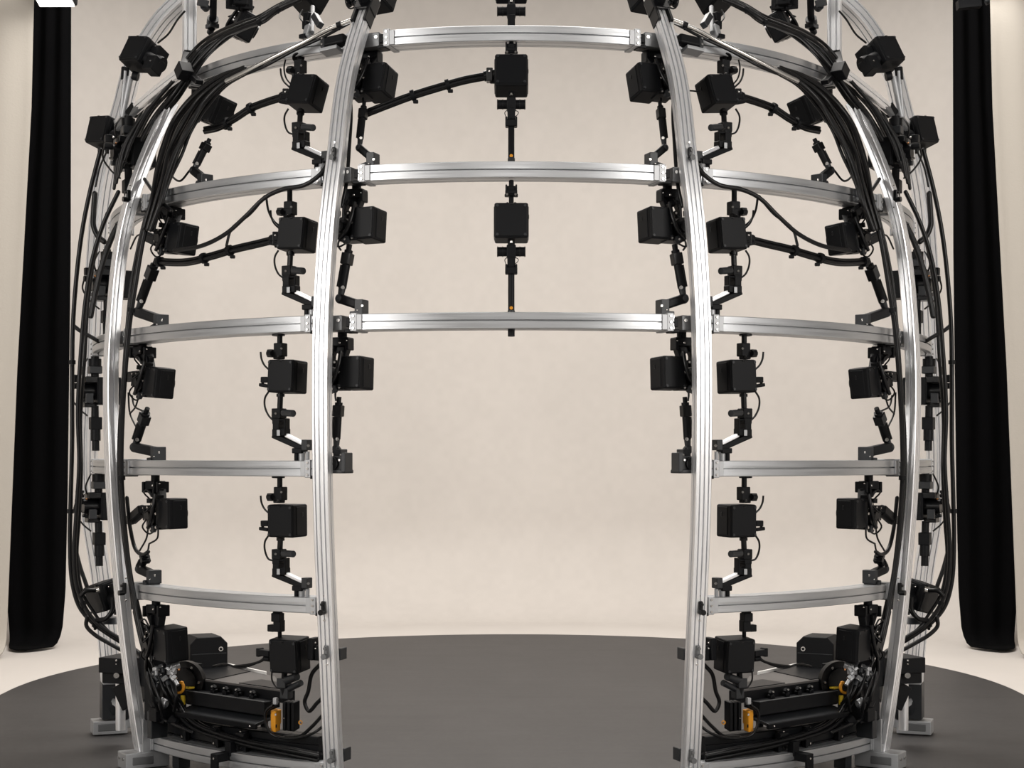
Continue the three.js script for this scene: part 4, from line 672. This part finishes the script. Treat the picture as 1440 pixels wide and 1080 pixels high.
cable('bright grey conduit tube running from the doorway rib joint to the cable bundle', 'grey conduits', [[493, 29], [460, 42], [430, 58], [395, 75], [350, 98], [318, 114]], 0.0085, { off: 0.05, mat: 'steel', ties: [0.1] });
cable('thin black cable running beneath the grey conduit', 'cables under the conduits', [[490, 33], [450, 54], [415, 70], [370, 94], [335, 108]], 0.0055, { off: 0.04 });
// top bundle
const G4 = 'top cable bundle', L4 = 'black cable in the high bundle crossing above the uppermost ring';
for (let k = 0; k < 8; k++) cable(L4, G4, fan([[420, -3, 4], [392, 11, 5], [368, 26, 6], [340, 37, 6], [312, 50, 8], [286, 72, 11], [262, 100, 14], [238, 130, 17], [214, 160, 17], [194, 194, 13]], k, 8), 0.0055 + 0.0022 * (k % 3) / 2, { off: 0.03 + 0.015 * (k % 3), ties: k === 2 ? [0.12, 0.24] : undefined });
const G5 = 'cables behind the outer rib', L5 = 'black cable passing behind the top of the outer rib';
for (let k = 0; k < 6; k++) cable(L5, G5, [[262 - k * 5, 92 + k * 6], [232 - k * 6, 126 + k * 7], [205 - k * 5, 160 + k * 6], [186 - k * 4, 196 + k * 5], [175 - k * 3, 225 + k * 8]], 0.0065, { d: 6.1 + 0.04 * (k % 3) });
for (let k = 0; k < 3; k++) cable('black cable curving behind the outer rib above the lintel ring', 'cables behind the lintel end', [[182 - k * 4, 290 + k * 4], [162 - k * 4, 325 + k * 6], [148 - k * 3, 360 + k * 6], [137 - k * 2, 400 + k * 4], [128 - k, 445]], 0.0085, { d: 6.4 });
cable('thin lead from the tilted outer camera up to the upper post', 'thin post leads', [[222, 60], [236, 48], [249, 28], [259, 16]], 0.004, { d: 6.25 });
// bridging cable arms
const arm3 = (label, group, pts, o = {}) => {
  const P = pts.map(([x, y]) => sh(x, y, o.off ?? -0.04)), c = new THREE.CatmullRomCurve3(P, false, 'centripetal'), n = 0.0085;
  const parts = [];
  [[0, n], [-1, -n], [1, -n * 0.6]].forEach(([a, b], i) => parts.push(part('strand', 'rubber', [tube(P.map(p => p.clone().add(V(0, b * 0.9, a * 0.008))), 0.0062, P.length * 7, 8)])));
  (o.ties || [0.05, 0.4, 0.62]).forEach(t => { const p = c.getPoint(t), T = c.getTangent(t); parts.push(part('tie', 'black', [cyl(p.clone().addScaledVector(T, -0.007), p.clone().addScaledVector(T, 0.007), 0.019, 12), ob(p.clone().add(V(0.01, -0.022, 0)), 0.018, 0.012, 0.014)])); });
  const e = P[0], T0 = c.getTangent(0); parts.push(part('plug', 'blackGloss', [cyl(e.clone().addScaledVector(T0, -0.02), e.clone().addScaledVector(T0, 0.02), 0.018, 14), ob(e, 0.022, 0.046, 0.04)], [part('screw', 'steel', [ob(e.clone().add(V(0, 0.01, 0.021)), 0.007, 0.007, 0.004)])]));
  thing('tied_cable', label, 'cable', group, parts, o.mirror ?? true);
};
arm3('tied black cable arm reaching from the doorway rib to the stem camera', undefined, [[688, 106], [655, 112], [622, 121], [580, 134], [545, 147], [512, 160]], { mirror: false, ties: [0.0, 0.36, 0.6], off: -0.09 });
arm3('tied black cable arm from the upper arm camera to the cable bundles', 'upper tied cable arms', [[402, 135], [378, 142], [352, 152], [330, 166], [308, 178], [287, 183]], { ties: [0.02, 0.4, 0.7] });
arm3('tied black cable arm above the lintel ring from arm camera to outer rib', 'lower tied cable arms', [[388, 336], [360, 343], [330, 350], [300, 359], [265, 368], [218, 368]], { ties: [0.02, 0.45, 0.68, 0.97] });
cable('black cable hanging in a curve from the ring above the lintel to the outer rib', 'long curved cables', [[462, 228], [450, 245], [428, 260], [398, 266], [372, 278], [345, 304], [318, 328], [285, 345], [245, 352]], 0.0075, { off: 0.03 });
cable('thin black cable branching from the long curved cable', 'thin branching cables', [[372, 276], [352, 300], [325, 322], [318, 345]], 0.005, { off: -0.01 });
cable('thin lead hooking from the ring above the lintel to the arm camera', 'thin hooked leads', [[374, 278], [377, 296], [384, 310], [393, 318]], 0.004, { off: -0.04 });
cable('thin lead hooking from the uppermost ring to the upper arm camera', 'thin upper leads', [[402, 80], [399, 95], [402, 110], [411, 121]], 0.003, { off: -0.04 });
cable('black lead from the cable bundle down to the small support arm', 'small arm leads', [[232, 232], [240, 246], [254, 254], [266, 240]], 0.004, { off: -0.04 });
cable('black lead reaching from the cable bundle to the yoke camera hanger', 'hanger leads', [[203, 252], [214, 268], [226, 284], [240, 296]], 0.0075, { off: 0.02 });
// along the floor ring
const G6 = 'cables lying along the inner rail', L6 = 'black cable lying on the inner rail above the floor ring';
for (let k = 0; k < 4; k++) cable(L6, G6, [[240 + k * 3, 985 - k * 2], [252 + k * 3, 1006 - k * 2], [270 + k * 3, 1023 - k * 2], [305 + k * 2, 1037 - k * 2], [350, 1049 - k * 2.5], [400, 1060 - k * 3], [446, 1069 - k * 3]], 0.0068, { off: -0.03 - 0.02 * (k % 2) });
// doorway rib leads
cable('black cable running down behind the doorway rib at the middle beam', 'doorway rib cables', [[492, 130], [493, 165], [491, 200], [489, 232], [486, 262], [480, 290]], 0.0065, { off: -0.04 });
cable('curved black cable by the foot of the doorway rib', 'doorway foot cables', [[449, 935], [438, 948], [433, 972], [428, 988], [434, 1000], [446, 988], [457, 978]], 0.007, { off: -0.08 });
cable('thin black cable lying at the foot of the doorway rib', 'doorway floor cables', [[458, 1000], [438, 1022], [420, 1036], [400, 1036]], 0.006, { off: -0.05 });
{ const q = (x, y) => sh(x, y, -0.12); thing('valve_fitting', 'black fitting with small hoses under the equipment tray', 'fitting', undefined, [part('body', 'black', [ob(q(386, 1047), 0.03, 0.024, 0.03), cyl(q(388, 1046), q(402, 1045), 0.009)]), part('hose', 'rubber', [tube([q(392, 1048), q(402, 1053), q(414, 1058)], 0.005), tube([q(382, 1047), q(372, 1050), q(360, 1052)], 0.004)])]); }
{ const c = sh(205, 312, -0.01); thing('blue_plug', 'small blue plug on the ring above the lintel beside the outer rib', 'plug', undefined, [part('cap', 'blue', [cyl(sh(226, 268, 0.0), sh(233, 268, 0.0), 0.011, 12)]), part('base', 'bracketAluminium', [ob(sh(232, 275, -0.005), 0.04, 0.04, 0.03, -0.9)])]); }
thing('thin_lead', 'thin black lead running from the doorway rib to the upper arm camera', 'cable', undefined, [part('wire', 'rubber', [tube([sh(963, 127, -0.03), sh(975, 128, -0.04), sh(982, 129, -0.045)], 0.003)]), part('plug', 'black', [ob(sh(963, 127, -0.03), 0.012, 0.012, 0.012)])], false);

renderer.render(scene, camera);
